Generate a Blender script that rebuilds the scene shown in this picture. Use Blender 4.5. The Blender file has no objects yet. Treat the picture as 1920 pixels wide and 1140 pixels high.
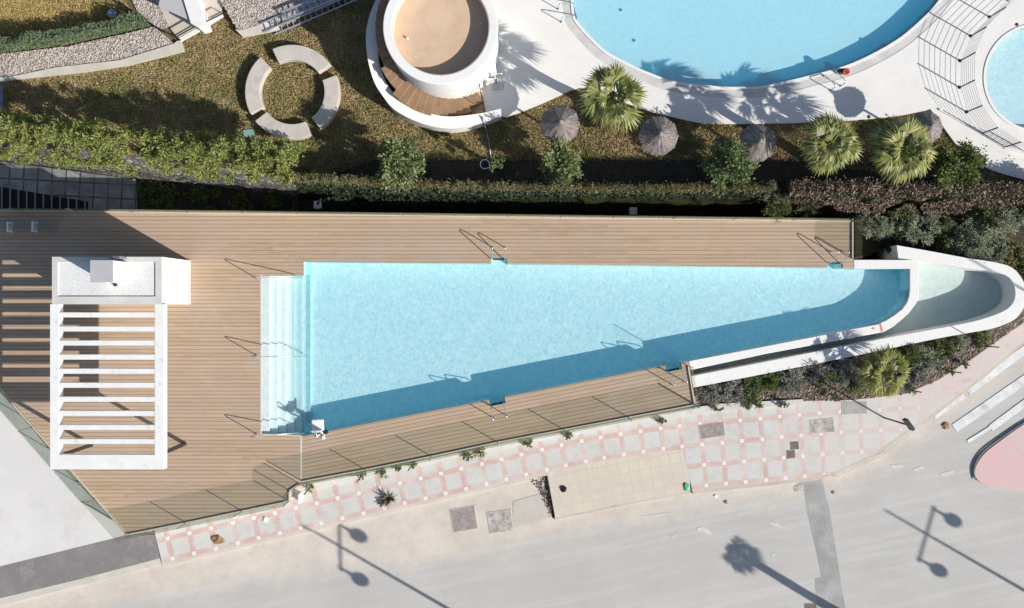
import bpy, bmesh, math, random
from mathutils import Vector, Matrix, noise as mnoise
from mathutils.geometry import tessellate_polygon
random.seed(7)
scene = bpy.context.scene
COL = scene.collection
R = math.radians

# ------------------------------------------------------------------ camera, sky, sun, exposure
CAM_H = 39.0            # drone height above the timber deck (deck = z 0)
PPM = 45.0              # photograph pixels per metre at deck height
cam_data = bpy.data.cameras.new("camera")
cam = bpy.data.objects.new("camera", cam_data)
COL.objects.link(cam)
cam.location = (0, 0, CAM_H)
cam.rotation_euler = (0, 0, 0)
cam_data.sensor_width = 36.0
cam_data.lens = 36.0 * CAM_H * PPM / 1920.0
cam_data.clip_end = 2000.0
cam_data.clip_start = 0.5
scene.camera = cam

SUN_EL = 32.3
SUN_AZ = 120.0          # clockwise from +Y: shadows run up and to the left
to_sun = Vector((math.sin(R(SUN_AZ)) * math.cos(R(SUN_EL)), math.cos(R(SUN_AZ)) * math.cos(R(SUN_EL)), math.sin(R(SUN_EL))))
world = bpy.data.worlds.new("World")
scene.world = world
world.use_nodes = True
wn = world.node_tree
wn.nodes.clear()
sky = wn.nodes.new("ShaderNodeTexSky")
sky.sky_type = 'NISHITA'
sky.sun_disc = False
sky.sun_elevation = R(SUN_EL)
sky.sun_rotation = R(SUN_AZ)
bg = wn.nodes.new("ShaderNodeBackground")
bg.inputs['Strength'].default_value = 0.10
wo = wn.nodes.new("ShaderNodeOutputWorld")
wn.links.new(sky.outputs[0], bg.inputs['Color'])
wn.links.new(bg.outputs[0], wo.inputs['Surface'])
sun_data = bpy.data.lights.new("sun", 'SUN')
sun_data.energy = 5.0
sun_data.angle = R(0.55)
sun_data.color = (1.0, 0.955, 0.89)
sun = bpy.data.objects.new("sun", sun_data)
COL.objects.link(sun)
sun.location = to_sun * 60
sun.rotation_euler = to_sun.to_track_quat('Z', 'Y').to_euler()
scene.view_settings.view_transform = 'Standard'
scene.view_settings.look = 'None'
scene.view_settings.exposure = 0.17
scene.view_settings.gamma = 1.0
scene.cycles.max_bounces = 8
scene.cycles.transparent_max_bounces = 16

# ------------------------------------------------------------------ helpers
def P(px, py, z=0.0):
    """point at height z that stands at photograph position (px, py)"""
    k = (CAM_H - z) / CAM_H / PPM
    return Vector(((px - 960.0) * k, (570.0 - py) * k, z))

def PL(pts, z=0.0):
    return [P(a, b, z) for a, b in pts]

def catmull(pts, n=6, closed=False):
    out = []
    N = len(pts)
    rng = range(N) if closed else range(N - 1)
    for i in rng:
        if closed:
            p0, p1, p2, p3 = pts[(i - 1) % N], pts[i], pts[(i + 1) % N], pts[(i + 2) % N]
        else:
            p0, p1, p2, p3 = pts[max(i - 1, 0)], pts[i], pts[i + 1], pts[min(i + 2, N - 1)]
        for k in range(n):
            t = k / n
            out.append(tuple(0.5 * ((2 * b) + (-a + c) * t + (2 * a - 5 * b + 4 * c - d) * t * t + (-a + 3 * b - 3 * c + d) * t ** 3)
                             for a, b, c, d in zip(p0, p1, p2, p3)))
    if not closed:
        out.append(tuple(pts[-1]))
    return out

def link(name, me, m, parent=None, smooth=False):
    o = bpy.data.objects.new(name, me)
    COL.objects.link(o)
    if m is not None:
        me.materials.append(m)
    if parent is not None:
        o.parent = parent
        o.matrix_parent_inverse = Matrix.Translation(parent.location).inverted() @ Matrix.Identity(4) if False else Matrix.Identity(4)
    if smooth:
        for p in me.polygons:
            p.use_smooth = True
    return o

def tag(o, label=None, cat=None, group=None, kind=None):
    if label: o["label"] = label
    if cat: o["category"] = cat
    if group: o["group"] = group
    if kind: o["kind"] = kind
    return o

def thing(name, label, cat, group=None, loc=(0, 0, 0)):
    o = bpy.data.objects.new(name, None)
    o.empty_display_size = 0.2
    o.location = loc
    COL.objects.link(o)
    return tag(o, label, cat, group)

class MB:
    """collects geometry (world coordinates, or local to origin) and links ONE mesh object"""
    def __init__(self, origin=(0, 0, 0)):
        self.v, self.f, self.o = [], [], Vector(origin)
    def add(self, vs, fs):
        b = len(self.v)
        self.v += [tuple(Vector(p) - self.o) for p in vs]
        self.f += [tuple(b + i for i in f) for f in fs]
    def prism(self, outer, z0, z1, holes=(), bottom=False, top=True, sides=True):
        loops = [[Vector((p[0], p[1], 0)) for p in outer]] + [[Vector((p[0], p[1], 0)) for p in h] for h in holes]
        flat = [p for l in loops for p in l]
        tris = tessellate_polygon(loops)
        n = len(flat)
        vs = [(p.x, p.y, z1) for p in flat] + [(p.x, p.y, z0) for p in flat]
        fs = []
        def up(t):
            a, b, c = (flat[i] for i in t)
            return (b - a).cross(c - a).z > 0
        for t in tris:
            t = t if up(t) else t[::-1]
            if top: fs.append(tuple(t))
            if bottom: fs.append(tuple(i + n for i in t[::-1]))
        if sides and z0 != z1:
            b = 0
            for li, l in enumerate(loops):
                m = len(l)
                area = sum(l[i].x * l[(i + 1) % m].y - l[(i + 1) % m].x * l[i].y for i in range(m))
                ccw = area > 0
                if li > 0: ccw = not ccw
                for i in range(m):
                    j = (i + 1) % m
                    q = (b + i, b + i + n, b + j + n, b + j) if ccw else (b + j, b + j + n, b + i + n, b + i)
                    # outward orientation
                    fs.append(q)
                b += m
        self.add(vs, fs)
        return self
    def sheet(self, outer, z):
        return self.prism(outer, z, z, sides=False)
    def box(self, c, s, rz=0.0):
        c = Vector(c); hx, hy, hz = s[0] / 2, s[1] / 2, s[2] / 2
        cs, sn = math.cos(rz), math.sin(rz)
        vs = []
        for dz in (-hz, hz):
            for dx, dy in ((-hx, -hy), (hx, -hy), (hx, hy), (-hx, hy)):
                vs.append((c.x + dx * cs - dy * sn, c.y + dx * sn + dy * cs, c.z + dz))
        self.add(vs, [(3, 2, 1, 0), (4, 5, 6, 7), (0, 1, 5, 4), (1, 2, 6, 5), (2, 3, 7, 6), (3, 0, 4, 7)])
        return self
    def tube(self, path, r, n=8, cap=True):
        path = [Vector(p) for p in path]
        rr = r if isinstance(r, (list, tuple)) else [r] * len(path)
        vs, fs = [], []
        prev = None
        for i, p in enumerate(path):
            d = (path[min(i + 1, len(path) - 1)] - path[max(i - 1, 0)]).normalized()
            if prev is None:
                a = Vector((0, 0, 1)) if abs(d.z) < 0.9 else Vector((1, 0, 0))
                u = d.cross(a).normalized()
            else:
                u = (prev - d * prev.dot(d)).normalized()
            prev = u
            w = d.cross(u)
            for k in range(n):
                t = 2 * math.pi * k / n
                vs.append(p + (u * math.cos(t) + w * math.sin(t)) * rr[i])
        for i in range(len(path) - 1):
            for k in range(n):
                k2 = (k + 1) % n
                fs.append((i * n + k, i * n + k2, (i + 1) * n + k2, (i + 1) * n + k))
        if cap:
            fs.append(tuple(range(n))[::-1])
            b = (len(path) - 1) * n
            fs.append(tuple(b + k for k in range(n)))
        self.add(vs, fs)
        return self
    def ring(self, c, r0, r1, z0, z1, a0=0, a1=360, n=64, zs=None):
        """annular wall piece"""
        full = abs((a1 - a0) - 360) < 1e-6
        vs, fs = [], []
        m = n if full else n + 1
        for i in range(m):
            t = R(a0 + (a1 - a0) * i / n)
            cx, sx = math.cos(t), math.sin(t)
            for (r, z) in ((r0, z0), (r1, z0), (r1, z1), (r0, z1)):
                vs.append((c[0] + r * cx, c[1] + r * sx, z))
        for i in range(n):
            a = i * 4; b = ((i + 1) % m) * 4
            fs += [(a + 1, b + 1, b + 2, a + 2), (b, a, a + 3, b + 3), (a + 2, b + 2, b + 3, a + 3), (a, b, b + 1, a + 1)]
        if not full:
            fs += [(0, 1, 2, 3), ((m - 1) * 4 + 3, (m - 1) * 4 + 2, (m - 1) * 4 + 1, (m - 1) * 4)]
        self.add(vs, fs)
        return self
    def disc(self, c, r, z, n=64):
        self.add([(c[0] + r * math.cos(2 * math.pi * i / n), c[1] + r * math.sin(2 * math.pi * i / n), z) for i in range(n)], [tuple(range(n))])
        return self
    def build(self, name, m, parent=None, smooth=False, bevel=0.0):
        me = bpy.data.meshes.new(name)
        me.from_pydata(self.v, [], self.f)
        me.update()
        o = link(name, me, m, parent, smooth)
        if parent is None:
            o.location = self.o
        if bevel > 0:
            bv = o.modifiers.new("bevel", 'BEVEL')
            bv.width = bevel; bv.segments = 2; bv.limit_method = 'ANGLE'; bv.angle_limit = R(40)
        return o

def copy_tree(o, parent=None):
    c = o.copy()
    COL.objects.link(c)
    if parent is not None:
        c.parent = parent
    for ch in [x for x in bpy.data.objects if x.parent == o]:
        copy_tree(ch, c)
    return c

# ------------------------------------------------------------------ materials
def new_mat(name):
    m = bpy.data.materials.new(name)
    m.use_nodes = True
    nt = m.node_tree
    nt.nodes.clear()
    out = nt.nodes.new("ShaderNodeOutputMaterial")
    return m, nt, out

def nd(nt, kind, **kw):
    n = nt.nodes.new(kind)
    for k, v in kw.items():
        if k.startswith("i_"):
            n.inputs[k[2:].replace("_", " ")].default_value = v
        else:
            setattr(n, k, v)
    return n

def rgba(c): return (c[0], c[1], c[2], 1.0)

def math_n(nt, op, a, b=None, clamp=False):
    n = nt.nodes.new("ShaderNodeMath"); n.operation = op; n.use_clamp = clamp
    for i, x in enumerate((a, b)):
        if x is None: continue
        if isinstance(x, (int, float)): n.inputs[i].default_value = x
        else: nt.links.new(x, n.inputs[i])
    return n.outputs[0]

def mix_n(nt, fac, a, b, mode='MIX'):
    n = nt.nodes.new("ShaderNodeMix"); n.data_type = 'RGBA'; n.blend_type = mode
    for sock, x in ((n.inputs[0], fac), (n.inputs[6], a), (n.inputs[7], b)):
        if isinstance(x, (int, float)): sock.default_value = x
        elif isinstance(x, tuple): sock.default_value = rgba(x)
        else: nt.links.new(x, sock)
    return n.outputs[2]

def noise_n(nt, vec, scale, detail=5, rough=0.6, lo=0.35, hi=0.65, stretch=None):
    if stretch:
        mp = nt.nodes.new("ShaderNodeMapping"); mp.inputs['Scale'].default_value = stretch
        nt.links.new(vec, mp.inputs[0]); vec = mp.outputs[0]
    n = nd(nt, "ShaderNodeTexNoise"); n.inputs['Scale'].default_value = scale
    n.inputs['Detail'].default_value = detail; n.inputs['Roughness'].default_value = rough
    nt.links.new(vec, n.inputs['Vector'])
    r = nd(nt, "ShaderNodeMapRange"); r.inputs[1].default_value = lo; r.inputs[2].default_value = hi
    nt.links.new(n.outputs[0], r.inputs[0])
    return r.outputs[0]

def pos_n(nt):
    return nd(nt, "ShaderNodeNewGeometry").outputs['Position']

def principled(nt, out, color, rough=0.7, spec=0.3, metal=0.0, bump=None, bstr=0.3, bdist=0.01):
    b = nd(nt, "ShaderNodeBsdfPrincipled")
    if isinstance(color, tuple): b.inputs['Base Color'].default_value = rgba(color)
    else: nt.links.new(color, b.inputs['Base Color'])
    b.inputs['Roughness'].default_value = rough
    b.inputs['Metallic'].default_value = metal
    b.inputs['Specular IOR Level'].default_value = spec
    if bump is not None:
        bp = nd(nt, "ShaderNodeBump"); bp.inputs['Strength'].default_value = bstr; bp.inputs['Distance'].default_value = bdist
        nt.links.new(bump, bp.inputs['Height']); nt.links.new(bp.outputs[0], b.inputs['Normal'])
    nt.links.new(b.outputs[0], out.inputs['Surface'])
    return b

def simple(name, base, rough=0.7, spec=0.3, metal=0.0, var=None, vscale=1.5, fine=0.0, fscale=40, stains=None, sscale=0.6):
    """base colour with large patches (var), fine grain and optional stains"""
    m, nt, out = new_mat(name)
    pos = pos_n(nt)
    col = base
    if var: col = mix_n(nt, noise_n(nt, pos, vscale, 6, .65, .38, .62), base, var)
    if stains: col = mix_n(nt, noise_n(nt, pos, sscale, 7, .7, .56, .72), col, stains)
    bump = None
    if fine > 0:
        g = noise_n(nt, pos, fscale, 3, .6, .3, .7)
        dark = mix_n(nt, g, (1 - fine,) * 3, (1 + fine,) * 3)
        col = mix_n(nt, 1.0, col, dark, 'MULTIPLY')
        bump = g
    principled(nt, out, col, rough, spec, metal, bump, 0.35, 0.01)
    return m

M = {}
M['white_deck'] = simple('white_deck', (.78, .755, .715), .75, var=(.72, .70, .66), vscale=.5, fine=.05, fscale=25, stains=(.68, .66, .63), sscale=.35)
M['coping'] = simple('coping', (.62, .61, .585), .8, var=(.52, .51, .48), vscale=1.2, fine=.06, stains=(.46, .45, .42), sscale=.8)
M['white_wall'] = simple('white_wall', (.78, .755, .71), .8, var=(.76, .755, .735), vscale=.9, fine=.03, fscale=12, stains=(.68, .67, .64), sscale=.9)
M['white_paint'] = simple('white_paint', (.80, .795, .775), .6, var=(.745, .735, .71), vscale=1.3, fine=.03, fscale=15, stains=(.58, .56, .51), sscale=2.2)
M['roof_gravel'] = simple('roof_gravel', (.70, .70, .68), .9, var=(.62, .62, .60), vscale=1.1, fine=.14, fscale=14)
M['roof_edge'] = simple('roof_edge', (.60, .595, .56), .85, var=(.54, .53, .49), vscale=1.2, fine=.08)
M['cabin_top'] = simple('cabin_top', (.46, .45, .46), .7, var=(.42, .42, .43), vscale=2)
M['steel'] = simple('steel', (.72, .73, .74), .28, .5, 1.0)
M['dark_metal'] = simple('dark_metal', (.035, .033, .035), .5, .4, .3)
M['grey_metal'] = simple('grey_metal', (.32, .34, .38), .4, .5, .6, var=(.22, .24, .28), vscale=4)
M['alu'] = simple('alu', (.62, .66, .72), .35, .5, .7)
M['tower_floor'] = simple('tower_floor', (.64, .47, .33), .85, var=(.56, .40, .275), vscale=.9, fine=.05, stains=(.64, .50, .38), sscale=1.1)
M['stair_tile'] = simple('stair_tile', (.33, .215, .13), .8, var=(.26, .165, .10), vscale=2, fine=.08)
M['landing_tile'] = simple('landing_tile', (.55, .38, .23), .8, var=(.46, .31, .18), vscale=2)
M['bench_stone'] = simple('bench_stone', (.58, .53, .46), .85, var=(.50, .46, .41), vscale=2.2, fine=.07, fscale=30, stains=(.40, .38, .36), sscale=1.7)
M['kerb_stone'] = simple('kerb_stone', (.62, .58, .50), .85, var=(.54, .50, .42), vscale=1.6, fine=.08)
M['patio'] = simple('patio', (.60, .54, .45), .8, var=(.52, .46, .38), vscale=1.4, fine=.05)
M['concrete'] = simple('concrete', (.70, .68, .645), .85, var=(.64, .62, .60), vscale=.45, fine=.05, fscale=20, stains=(.57, .54, .51), sscale=.4)
M['fascia'] = simple('fascia', (.30, .29, .27), .8, var=(.22, .21, .2), vscale=2)
M['dark_asphalt'] = simple('dark_asphalt', (.255, .235, .23), .9, var=(.20, .185, .185), vscale=.8, fine=.18, fscale=22, stains=(.30, .275, .26), sscale=.8)
M['patch_asphalt'] = simple('patch_asphalt', (.41, .40, .38), .9, var=(.31, .30, .285), vscale=1.1, fine=.12, fscale=22)
M['manhole'] = simple('manhole', (.26, .225, .21), .8, var=(.36, .31, .29), vscale=6, fine=.2, fscale=30)
M['manhole_worn'] = simple('manhole_worn', (.30, .265, .24), .8, var=(.55, .50, .46), vscale=3.5, fine=.15, fscale=30)
M['plate_brown'] = simple('plate_brown', (.14, .11, .09), .8, var=(.20, .16, .13), vscale=8)
M['pink_paint'] = simple('pink_paint', (.66, .42, .41), .85, var=(.60, .46, .45), vscale=.9, fine=.10, fscale=25, stains=(.62, .52, .49), sscale=.8)
M['pink_kerb'] = simple('pink_kerb', (.64, .52, .49), .85, var=(.60, .55, .50), vscale=1.1, fine=.10, stains=(.48, .36, .33), sscale=1.8)
M['gutter'] = simple('gutter', (.56, .51, .45), .85, var=(.50, .45, .39), vscale=.8, fine=.08, stains=(.46, .37, .30), sscale=1.0)
M['beige_slab'] = simple('beige_slab', (.62, .56, .45), .85, var=(.56, .50, .41), vscale=.8, fine=.07, stains=(.54, .46, .38), sscale=1.2)
M['soil'] = simple('soil', (.10, .070, .048), .95, var=(.17, .125, .09), vscale=2.5, fine=.35, fscale=16)
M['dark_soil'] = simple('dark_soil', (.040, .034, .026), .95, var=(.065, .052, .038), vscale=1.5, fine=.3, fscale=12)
M['bark'] = simple('bark', (.16, .115, .075), .9, var=(.10, .07, .045), vscale=8, fine=.2)
M['white_line'] = simple('white_line', (.76, .755, .74), .8, var=(.60, .595, .57), vscale=2.2, fine=.08, stains=(.48, .475, .45), sscale=2.2)
M['planter'] = simple('planter', (.56, .55, .50), .85, var=(.62, .61, .58), vscale=1.5, fine=.12, stains=(.40, .40, .33), sscale=2.2)
M['faded_line'] = simple('faded_line', (.62, .605, .575), .85, var=(.53, .51, .48), vscale=5, fine=.1, stains=(.52, .51, .49), sscale=3.5)
M['red'] = simple('red', (.45, .05, .045), .5)
M['red_faded'] = simple('red_faded', (.70, .20, .17), .7)
M['plastic_white'] = simple('plastic_white', (.80, .80, .80), .35, .5)
M['plastic_blue'] = simple('plastic_blue', (.22, .32, .42), .5)
M['plastic_green'] = simple('plastic_green', (.10, .42, .20), .4)
M['teal_box'] = simple('teal_box', (.20, .36, .33), .6)
M['black'] = simple('black', (.015, .014, .014), .7)
M['brown_card'] = simple('brown_card', (.34, .22, .10), .9, var=(.24, .15, .07), vscale=9)
M['terracotta'] = simple('terracotta', (.22, .12, .09), .8)

def wood_mat(name, ang):
    m, nt, out = new_mat(name)
    pos = pos_n(nt)
    rot = nd(nt, "ShaderNodeVectorRotate"); rot.rotation_type = 'Z_AXIS'; rot.inputs['Angle'].default_value = -ang
    nt.links.new(pos, rot.inputs['Vector'])
    sep = nd(nt, "ShaderNodeSeparateXYZ"); nt.links.new(rot.outputs[0], sep.inputs[0])
    pitch = 0.158
    yb = math_n(nt, 'DIVIDE', sep.outputs['Y'], pitch)
    idx = math_n(nt, 'FLOOR', yb)
    fr = math_n(nt, 'FRACT', yb)
    # boards are 4 m long, joints staggered by board
    off = nd(nt, "ShaderNodeTexWhiteNoise"); off.noise_dimensions = '1D'; nt.links.new(idx, off.inputs['W'])
    xb = math_n(nt, 'DIVIDE', sep.outputs['X'], 4.0)
    seg = math_n(nt, 'FLOOR', math_n(nt, 'ADD', xb, off.outputs[0]))
    key = math_n(nt, 'ADD', idx, math_n(nt, 'MULTIPLY', seg, 37.7))
    wn_ = nd(nt, "ShaderNodeTexWhiteNoise"); wn_.noise_dimensions = '1D'; nt.links.new(key, wn_.inputs['W'])
    col = mix_n(nt, wn_.outputs[0], (.355, .240, .152), (.485, .345, .228))
    col = mix_n(nt, noise_n(nt, rot.outputs[0], 1.0, 6, .7, .35, .7, (1.2, 22, 1)), col, (.50, .385, .27))
    col = mix_n(nt, math_n(nt, 'MULTIPLY', noise_n(nt, pos, .28, 5, .6, .42, .62), .55), col, (.44, .345, .28))
    col = mix_n(nt, math_n(nt, 'MULTIPLY', noise_n(nt, pos, .9, 6, .7, .55, .75), .4), col, (.53, .44, .36))
    gap = math_n(nt, 'LESS_THAN', fr, 0.17)
    # shallow shoulder of the board then the groove
    col = mix_n(nt, math_n(nt, 'MULTIPLY', gap, .58), col, (.16, .10, .065))
    principled(nt, out, col, .75, .25, 0, math_n(nt, 'SUBTRACT', 1.0, gap), .5, .01)
    return m
M['deck'] = wood_mat('deck', 0.0)
SOUTH_ANG = math.atan(.195)
M['deck_south'] = wood_mat('deck_south', SOUTH_ANG)

def slab_mat():
    m, nt, out = new_mat('beige_slab')
    pos = pos_n(nt)
    rot = nd(nt, "ShaderNodeVectorRotate"); rot.rotation_type = 'Z_AXIS'; rot.inputs['Angle'].default_value = R(-11)
    nt.links.new(pos, rot.inputs['Vector'])
    br = nd(nt, "ShaderNodeTexBrick"); br.offset = 0; br.inputs['Scale'].default_value = 1.0
    br.inputs['Brick Width'].default_value = .44; br.inputs['Row Height'].default_value = .44; br.inputs['Mortar Size'].default_value = .012; br.inputs['Mortar Smooth'].default_value = .6
    br.inputs['Color1'].default_value = (.64, .575, .46, 1); br.inputs['Color2'].default_value = (.60, .54, .44, 1); br.inputs['Mortar'].default_value = (.48, .41, .33, 1)
    nt.links.new(rot.outputs[0], br.inputs['Vector'])
    c = mix_n(nt, noise_n(nt, pos, .9, 7, .75, .42, .68), br.outputs['Color'], (.58, .50, .42))
    c = mix_n(nt, math_n(nt, 'MULTIPLY', noise_n(nt, pos, 1.6, 7, .75, .58, .74), .6), c, (.44, .37, .30))
    principled(nt, out, c, .85, .2)
    return m
M['beige_slab'] = slab_mat()

def grass_mat(name, cols):
    m, nt, out = new_mat(name)
    pos = pos_n(nt)
    c = mix_n(nt, noise_n(nt, pos, .55, 6, .65, .38, .62), cols[0], cols[1])
    c = mix_n(nt, noise_n(nt, pos, 1.7, 7, .75, .45, .65), c, cols[2])
    c = mix_n(nt, math_n(nt, 'MULTIPLY', noise_n(nt, pos, 7, 4, .7, .45, .7), .6), c, cols[3])
    g = noise_n(nt, pos, 28, 4, .7, .3, .7)
    c = mix_n(nt, 1.0, c, mix_n(nt, g, (.5, .5, .48), (1.35, 1.35, 1.3)), 'MULTIPLY')
    principled(nt, out, c, .95, .1, 0, g, .8, .03)
    return m
M['lawn'] = grass_mat('lawn', [(.23, .18, .09), (.15, .125, .06), (.30, .22, .12), (.09, .07, .04)])
M['dry_lawn'] = grass_mat('dry_lawn', [(.36, .27, .105), (.32, .25, .10), (.42, .31, .13), (.25, .19, .075)])
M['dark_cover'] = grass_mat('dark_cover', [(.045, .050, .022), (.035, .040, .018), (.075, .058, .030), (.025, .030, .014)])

def stone_mat(name, c1, c2, c3, scale=9, joint=(.12, .10, .09)):
    m, nt, out = new_mat(name)
    pos = pos_n(nt)
    v = nd(nt, "ShaderNodeTexVoronoi"); v.inputs['Scale'].default_value = scale; nt.links.new(pos, v.inputs['Vector'])
    e = nd(nt, "ShaderNodeTexVoronoi"); e.feature = 'DISTANCE_TO_EDGE'; e.inputs['Scale'].default_value = scale; nt.links.new(pos, e.inputs['Vector'])
    sp = nd(nt, "ShaderNodeSeparateColor"); nt.links.new(v.outputs['Color'], sp.inputs[0])
    c = mix_n(nt, sp.outputs[0], c1, c2)
    c = mix_n(nt, math_n(nt, 'GREATER_THAN', sp.outputs[1], .72), c, c3)
    ed = math_n(nt, 'LESS_THAN', e.outputs['Distance'], .06)
    c = mix_n(nt, ed, c, joint)
    principled(nt, out, c, .9, .2, 0, e.outputs['Distance'], .8, .04)
    return m
M['gravel_base'] = stone_mat('gravel_base', (.50, .42, .35), (.34, .30, .28), (.62, .56, .50), 9)
M['wall_top'] = stone_mat('wall_top', (.25, .235, .22), (.17, .16, .16), (.36, .33, .28), 4, (.10, .09, .085))
M['rock_wall'] = stone_mat('rock_wall', (.22, .20, .20), (.13, .12, .13), (.34, .30, .25), 5, (.05, .045, .045))

def island_mat(name, cols, rough=.7, transl=0.0, spec=.25):
    m, nt, out = new_mat(name)
    g = nd(nt, "ShaderNodeNewGeometry")
    ramp = nd(nt, "ShaderNodeValToRGB")
    el = ramp.color_ramp.elements
    n = len(cols)
    el[0].position = 0; el[0].color = rgba(cols[0]); el[1].position = 1; el[1].color = rgba(cols[-1])
    for i in range(1, n - 1):
        e = el.new(i / (n - 1)); e.color = rgba(cols[i])
    nt.links.new(g.outputs['Random Per Island'], ramp.inputs[0])
    col = mix_n(nt, math_n(nt, 'MULTIPLY', noise_n(nt, g.outputs['Position'], 1.6, 4, .6, .35, .65), .45), ramp.outputs[0], cols[0])
    b = nd(nt, "ShaderNodeBsdfPrincipled"); nt.links.new(col, b.inputs['Base Color'])
    b.inputs['Roughness'].default_value = rough; b.inputs['Specular IOR Level'].default_value = spec
    if transl > 0:
        t = nd(nt, "ShaderNodeBsdfTranslucent"); nt.links.new(col, t.inputs['Color'])
        mx = nd(nt, "ShaderNodeMixShader"); mx.inputs[0].default_value = transl
        nt.links.new(b.outputs[0], mx.inputs[1]); nt.links.new(t.outputs[0], mx.inputs[2])
        nt.links.new(mx.outputs[0], out.inputs['Surface'])
    else:
        nt.links.new(b.outputs[0], out.inputs['Surface'])
    return m
M['stones'] = island_mat('stones', [(.55, .47, .40), (.26, .22, .21), (.48, .44, .42), (.66, .60, .54), (.18, .16, .16), (.58, .48, .38)], .85)
M['bed_stones'] = island_mat('bed_stones', [(.22, .17, .14), (.12, .09, .08), (.34, .29, .26), (.16, .11, .09), (.42, .36, .32)], .9)
M['leaf_hedge'] = island_mat('leaf_hedge', [(.15, .18, .045), (.28, .32, .09), (.42, .44, .16), (.21, .25, .065)], .6, .25)
M['leaf_tree'] = island_mat('leaf_tree', [(.11, .15, .05), (.21, .26, .10), (.36, .40, .19), (.15, .20, .07)], .55, .25)
M['leaf_dark'] = island_mat('leaf_dark', [(.07, .10, .025), (.13, .17, .045), (.19, .23, .07), (.10, .13, .035)], .55, .2)
M['leaf_silver'] = island_mat('leaf_silver', [(.20, .23, .14), (.34, .38, .25), (.50, .53, .38), (.22, .25, .16)], .7, .25)
M['leaf_strip'] = island_mat('leaf_strip', [(.09, .13, .07), (.15, .20, .12), (.22, .27, .17), (.13, .19, .07)], .7, .15)
M['leaf_grey'] = island_mat('leaf_grey', [(.20, .195, .17), (.32, .31, .27), (.42, .405, .35), (.24, .225, .19)], .8, .2)
M['leaf_green'] = island_mat('leaf_green', [(.08, .12, .04), (.15, .20, .08), (.27, .32, .15), (.13, .17, .06)], .5, .25)
M['leaf_low'] = island_mat('leaf_low', [(.10, .13, .055), (.18, .22, .09), (.28, .31, .13), (.32, .29, .13)], .7, .25)
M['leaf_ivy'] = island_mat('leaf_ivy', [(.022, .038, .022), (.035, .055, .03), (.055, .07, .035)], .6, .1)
M['leaf_fringe'] = island_mat('leaf_fringe', [(.12, .12, .05), (.32, .29, .13), (.46, .41, .22), (.14, .15, .05), (.34, .24, .14)], .8, .15)
M['leaf_red'] = island_mat('leaf_red', [(.08, .06, .045), (.22, .15, .115), (.40, .28, .23), (.12, .11, .055), (.40, .34, .23)], .8, .1)
M['palm_leaf'] = island_mat('palm_leaf', [(.07, .10, .025), (.18, .20, .05), (.32, .33, .09), (.48, .46, .17), (.14, .16, .04)], .5, .2, .4)
M['palm_low'] = island_mat('palm_low', [(.15, .17, .03), (.26, .28, .06), (.38, .38, .12), (.22, .19, .07)], .5, .25, .4)
def blade_mat(name, a, b_, c_, d_):
    m, nt, out = new_mat(name)
    g = nd(nt, "ShaderNodeNewGeometry"); pos = g.outputs['Position']
    c = mix_n(nt, noise_n(nt, pos, .5, 6, .7, .40, .60), a, b_)
    c = mix_n(nt, noise_n(nt, pos, 1.5, 6, .75, .48, .66), c, c_)
    c = mix_n(nt, math_n(nt, 'MULTIPLY', g.outputs['Random Per Island'], .45), c, d_)
    principled(nt, out, c, .8, .15)
    return m
M['grass_blade'] = blade_mat('grass_blade', (.52, .40, .21), (.31, .30, .115), (.62, .465, .27), (.24, .20, .09))
M['dry_blade'] = blade_mat('dry_blade', (.56, .43, .18), (.48, .39, .16), (.64, .48, .22), (.36, .28, .11))
M['thatch'] = island_mat('thatch', [(.13, .11, .105), (.23, .20, .185), (.36, .32, .29), (.16, .135, .13)], .9)
M['twig'] = island_mat('twig', [(.12, .085, .06), (.20, .14, .10), (.08, .06, .045)], .9)

def schlick(nt, f0):
    lw = nd(nt, "ShaderNodeLayerWeight"); lw.inputs['Blend'].default_value = .5
    p5 = math_n(nt, 'POWER', lw.outputs['Facing'], 5.0)
    return math_n(nt, 'ADD', math_n(nt, 'MULTIPLY', p5, 1 - f0), f0)
def glass_mat(tint=(.86, .885, .85, 1)):
    m, nt, out = new_mat('glass')
    t = nd(nt, "ShaderNodeBsdfTransparent"); t.inputs['Color'].default_value = tint
    g = nd(nt, "ShaderNodeBsdfGlossy"); g.inputs['Roughness'].default_value = .03; g.inputs['Color'].default_value = (.8, .95, .85, 1)
    mx = nd(nt, "ShaderNodeMixShader")
    f = math_n(nt, 'MULTIPLY', schlick(nt, .04), .5)
    nt.links.new(f, mx.inputs[0]); nt.links.new(t.outputs[0], mx.inputs[1]); nt.links.new(g.outputs[0], mx.inputs[2])
    nt.links.new(mx.outputs[0], out.inputs['Surface'])
    return m
M['glass'] = glass_mat()
M['glass_clear'] = glass_mat((.965, .975, .96, 1))

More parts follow.
